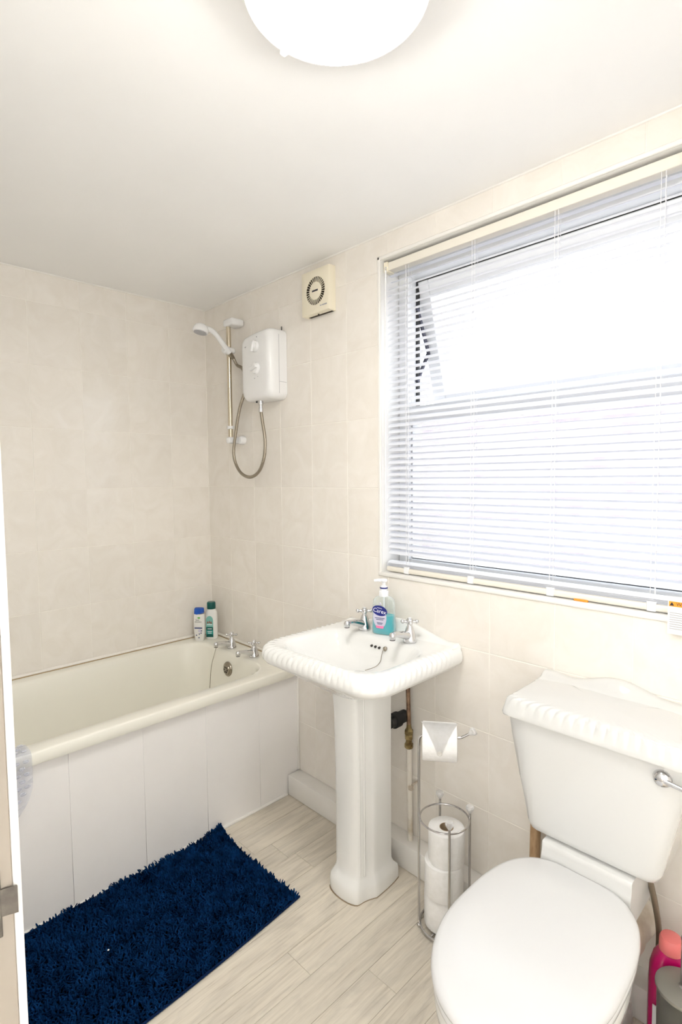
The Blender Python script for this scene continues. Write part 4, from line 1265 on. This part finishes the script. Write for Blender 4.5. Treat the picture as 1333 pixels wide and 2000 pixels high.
fin('stick', tube(B(), [(1.800, -.098, .014), (1.766, -.052, .25), (1.757, -.030, .37)], [.0145, .0145, .014], 16), M_wood, wk, True)
fin('stick_end', ball(B(), (1.801, -.0985, .0150), .0149, 14, 8), M_wood, wk, True)

# ------------------------------------------------------------------ cleaner bottle and toilet brush
pk = thing('cleaner_bottle', 'magenta cleaner bottle with a pale red cap beside the toilet', 'bottle', (2.120, -.122, 0), math.radians(20))
def pr(hx, hy, z, dx=0): return superring(dx, 0, hx, hy, z, 3.0, 40)
fin('bottle_body', loft(B(), [pr(.038, .026, 0), pr(.042, .030, .005), pr(.043, .031, .10), pr(.043, .031, .190), pr(.041, .030, .224), pr(.034, .026, .252), pr(.024, .021, .268), pr(.019, .019, .275)]), M_pinkbottle, pk)
fin('cap', lathe(B(), [(.0235, .270), (.0245, .273), (.0235, .296), (.0205, .302), (.010, .304)], 28), M_pinkcap, pk)
lb2 = fin('label', prism(B(), [(-.036, .03), (.036, .03), (.036, .13), (-.036, .155)], 'y', -.0322, -.0300), M_whiteprint, pk, smooth=False)
bm = B(); box(bm, -.036, .036, -.0326, -.0320, .05, .085); box(bm, -.036, .0, -.0326, -.0320, .032, .042)
fin('label_print', bm, M_pinkbottle, lb2, smooth=False)
fin('label_print', box(B(), -.030, .02, -.0330, -.0324, .060, .068), M_ink, lb2, smooth=False)
tbq = thing('toilet_brush', 'dark grey toilet brush pot with a chrome handle', 'toilet brush', (2.163, -.196, 0))
fin('brush_pot', lathe(B(), [(.043, 0), (.046, .003), (.048, .12), (.050, .252), (.0505, .256)], 40), M_brushpot, tbq)
fin('pot_lid', lathe(B(), [(.0525, .254), (.0535, .257), (.0530, .2615), (.047, .2645), (.010, .2660)], 40), M_brushlid, tbq)
hb = fin('brush_handle', lathe(B(), [(.009, .264), (.0105, .2655), (.0085, .268), (.0075, .272), (.0075, .365), (.0085, .370), (.007, .376), (.003, .378)], 20), M_wire, tbq)

# ------------------------------------------------------------------ anti-slip mat over the bath rim
an = thing('anti_slip_mat', 'clear bubbled vinyl bath mat draped over the bath rim', 'bath mat', (.70, -1.15, .55))
prof = [(.640, .300), (.634, .40), (.632, .50), (.636, .545), (.652, .5565), (.690, .5575), (.708, .553), (.7145, .540), (.7150, .50), (.7150, .45), (.7155, .40), (.716, .365)]
prof = [(p.x, p.z) for p in smooth_path([(a, 0, b) for a, b in prof], 3)]
yA, yB = -1.030, -1.330
bm = B(); rows = []
for i, (px_, pz) in enumerate(prof):
    y0 = yA
    if pz < .47 and px_ > .7: y0 = yA - .055 * ((.47 - pz) / .105) ** 2.0
    rows.append([bm.verts.new((px_, y0 + (yB - y0) * k / 12, pz)) for k in range(13)])
for a, b in zip(rows, rows[1:]):
    for i in range(12): bm.faces.new((a[i], a[i + 1], b[i + 1], b[i]))
bmesh.ops.solidify(bm, geom=list(bm.faces), thickness=.0014)
fin('mat_sheet', bm, M_mat_clear, an, True)
bm = B()
for i in range(9):
    z = .535 - i * .0185
    for k in range(9):
        y = -1.045 - k * .024 - (.012 if i % 2 else 0)
        lim = yA - (.055 * ((.47 - z) / .105) ** 2 if z < .47 else 0) - .010
        if y > lim: continue
        b2 = B(); ball(b2, (0, 0, 0), .0085, 10, 6)
        b2.transform(Matrix.Translation((.7165, y, z)) @ Matrix.Diagonal((.42, 1.05, .62, 1)))
        me = bpy.data.meshes.new('tmp'); b2.to_mesh(me); b2.free(); bm.from_mesh(me); bpy.data.meshes.remove(me)
for k in range(9):
    for j, xx in enumerate((.655, .675, .695)):
        b2 = B(); ball(b2, (0, 0, 0), .0085, 10, 6)
        b2.transform(Matrix.Translation((xx, -1.045 - k * .024 - (.012 if j % 2 else 0), .5590)) @ Matrix.Diagonal((.8, 1.05, .42, 1)))
        me = bpy.data.meshes.new('tmp'); b2.to_mesh(me); b2.free(); bm.from_mesh(me); bpy.data.meshes.remove(me)
fin('mat_bubbles', bm, M_mat_clear, an, True, kind='stuff')

# ------------------------------------------------------------------ navy bath mat with a chenille pile
rg_ = thing('bath_rug', 'navy blue shaggy bath rug on the plank floor', 'rug', (.92, -.78, 0))
def rug(u, v):
    """u across (0 bath side .. 1), v along (0 far end .. 1) -> point on the rug and height"""
    xl = .686 - .004 * math.sin(v * 5); xr = 1.150 + .052 * v - .012 * v * v + .010 * math.sin(v * 3.0)
    x = xl + (xr - xl) * u
    y = -.392 - .83 * v - .012 * math.sin(PI * u) * (1 - v) - .006 * u * (1 - v)
    z = .003
    k = max(0, 1 - math.hypot((u) * 5.0, v * 9.0))
    z += .022 * k * k
    x -= .004 * k
    return x, y, z
bm = B()
NU, NV = 24, 36
rows = [[bm.verts.new(rug(i / NU, j / NV)) for i in range(NU + 1)] for j in range(NV + 1)]
for a, b in zip(rows, rows[1:]):
    for i in range(NU): bm.faces.new((a[i], a[i + 1], b[i + 1], b[i]))
bmesh.ops.solidify(bm, geom=list(bm.faces), thickness=.0025)
fin('rug_backing', bm, M_ruglow, rg_, True)
# hem along the long edges
bm = B()
for e_ in (0, 1):
    fin('rug_hem', tube(B(), [Vector(rug(e_, j / 40)) + Vector((0, 0, .002)) for j in range(41)], .0035, 6), M_ruglow, rg_, True)
verts, faces = [], []
rnd = random.Random(3)
sp = .0056
nu, nv = int(.47 / sp), int(.83 / sp)
for j in range(nv):
    for i in range(nu):
        u = (i + .5 + rnd.uniform(-.45, .45)) / nu; v = (j + .5 + rnd.uniform(-.45, .45)) / nv
        if not 0.006 < u < .994 or not .002 < v < .998: continue
        x, y, z = rug(u, v)
        patch = math.sin(x * 23 + math.sin(y * 17) * 2.2) * math.sin(y * 19 + math.sin(x * 13) * 2.0)
        a = rnd.uniform(0, 2 * PI); ln = rnd.uniform(.004, .013) + .002 * patch
        lx = math.cos(a) * ln + .004 * patch; ly = math.sin(a) * ln - .002
        h = rnd.uniform(.008, .0150) + .004 * patch * patch
        r1, r2, r3 = rnd.uniform(.0018, .0026), rnd.uniform(.0024, .0036), rnd.uniform(.0012, .0020)
        s = len(verts)
        for (fx, fz, rr) in ((0, 0, r1), (.35, .62, r2), (.95, 1.0, r3)):
            cx, cy, cz = x + lx * fx, y + ly * fx, z + h * fz
            for k in range(4):
                t = a + k * PI / 2
                verts.append((cx + rr * math.cos(t), cy + rr * math.sin(t), cz + (rr * .4 * math.cos(t - a) if fx else 0)))
        for q in (0, 4):
            for k in range(4):
                k2 = (k + 1) % 4
                faces.append((s + q + k, s + q + k2, s + q + 4 + k2, s + q + 4 + k))
        faces.append((s + 8, s + 9, s + 10, s + 11))
me = bpy.data.meshes.new('rug_pile')
off = WM[rg_].inverted()
me.from_pydata([tuple(off @ Vector(p)) for p in verts], [], faces)
for p in me.polygons: p.use_smooth = True
me.materials.append(M_pile)
po = bpy.data.objects.new('rug_pile', me); COL.objects.link(po); po.parent = rg_; po['kind'] = 'stuff'
# a scrap of white fluff on the rug
fin('lint_speck', ball(B(), (.93, -.915, .0185), .0028, 8, 6, .6), M_paper, label='speck of white fluff lying on the navy rug', cat='lint')
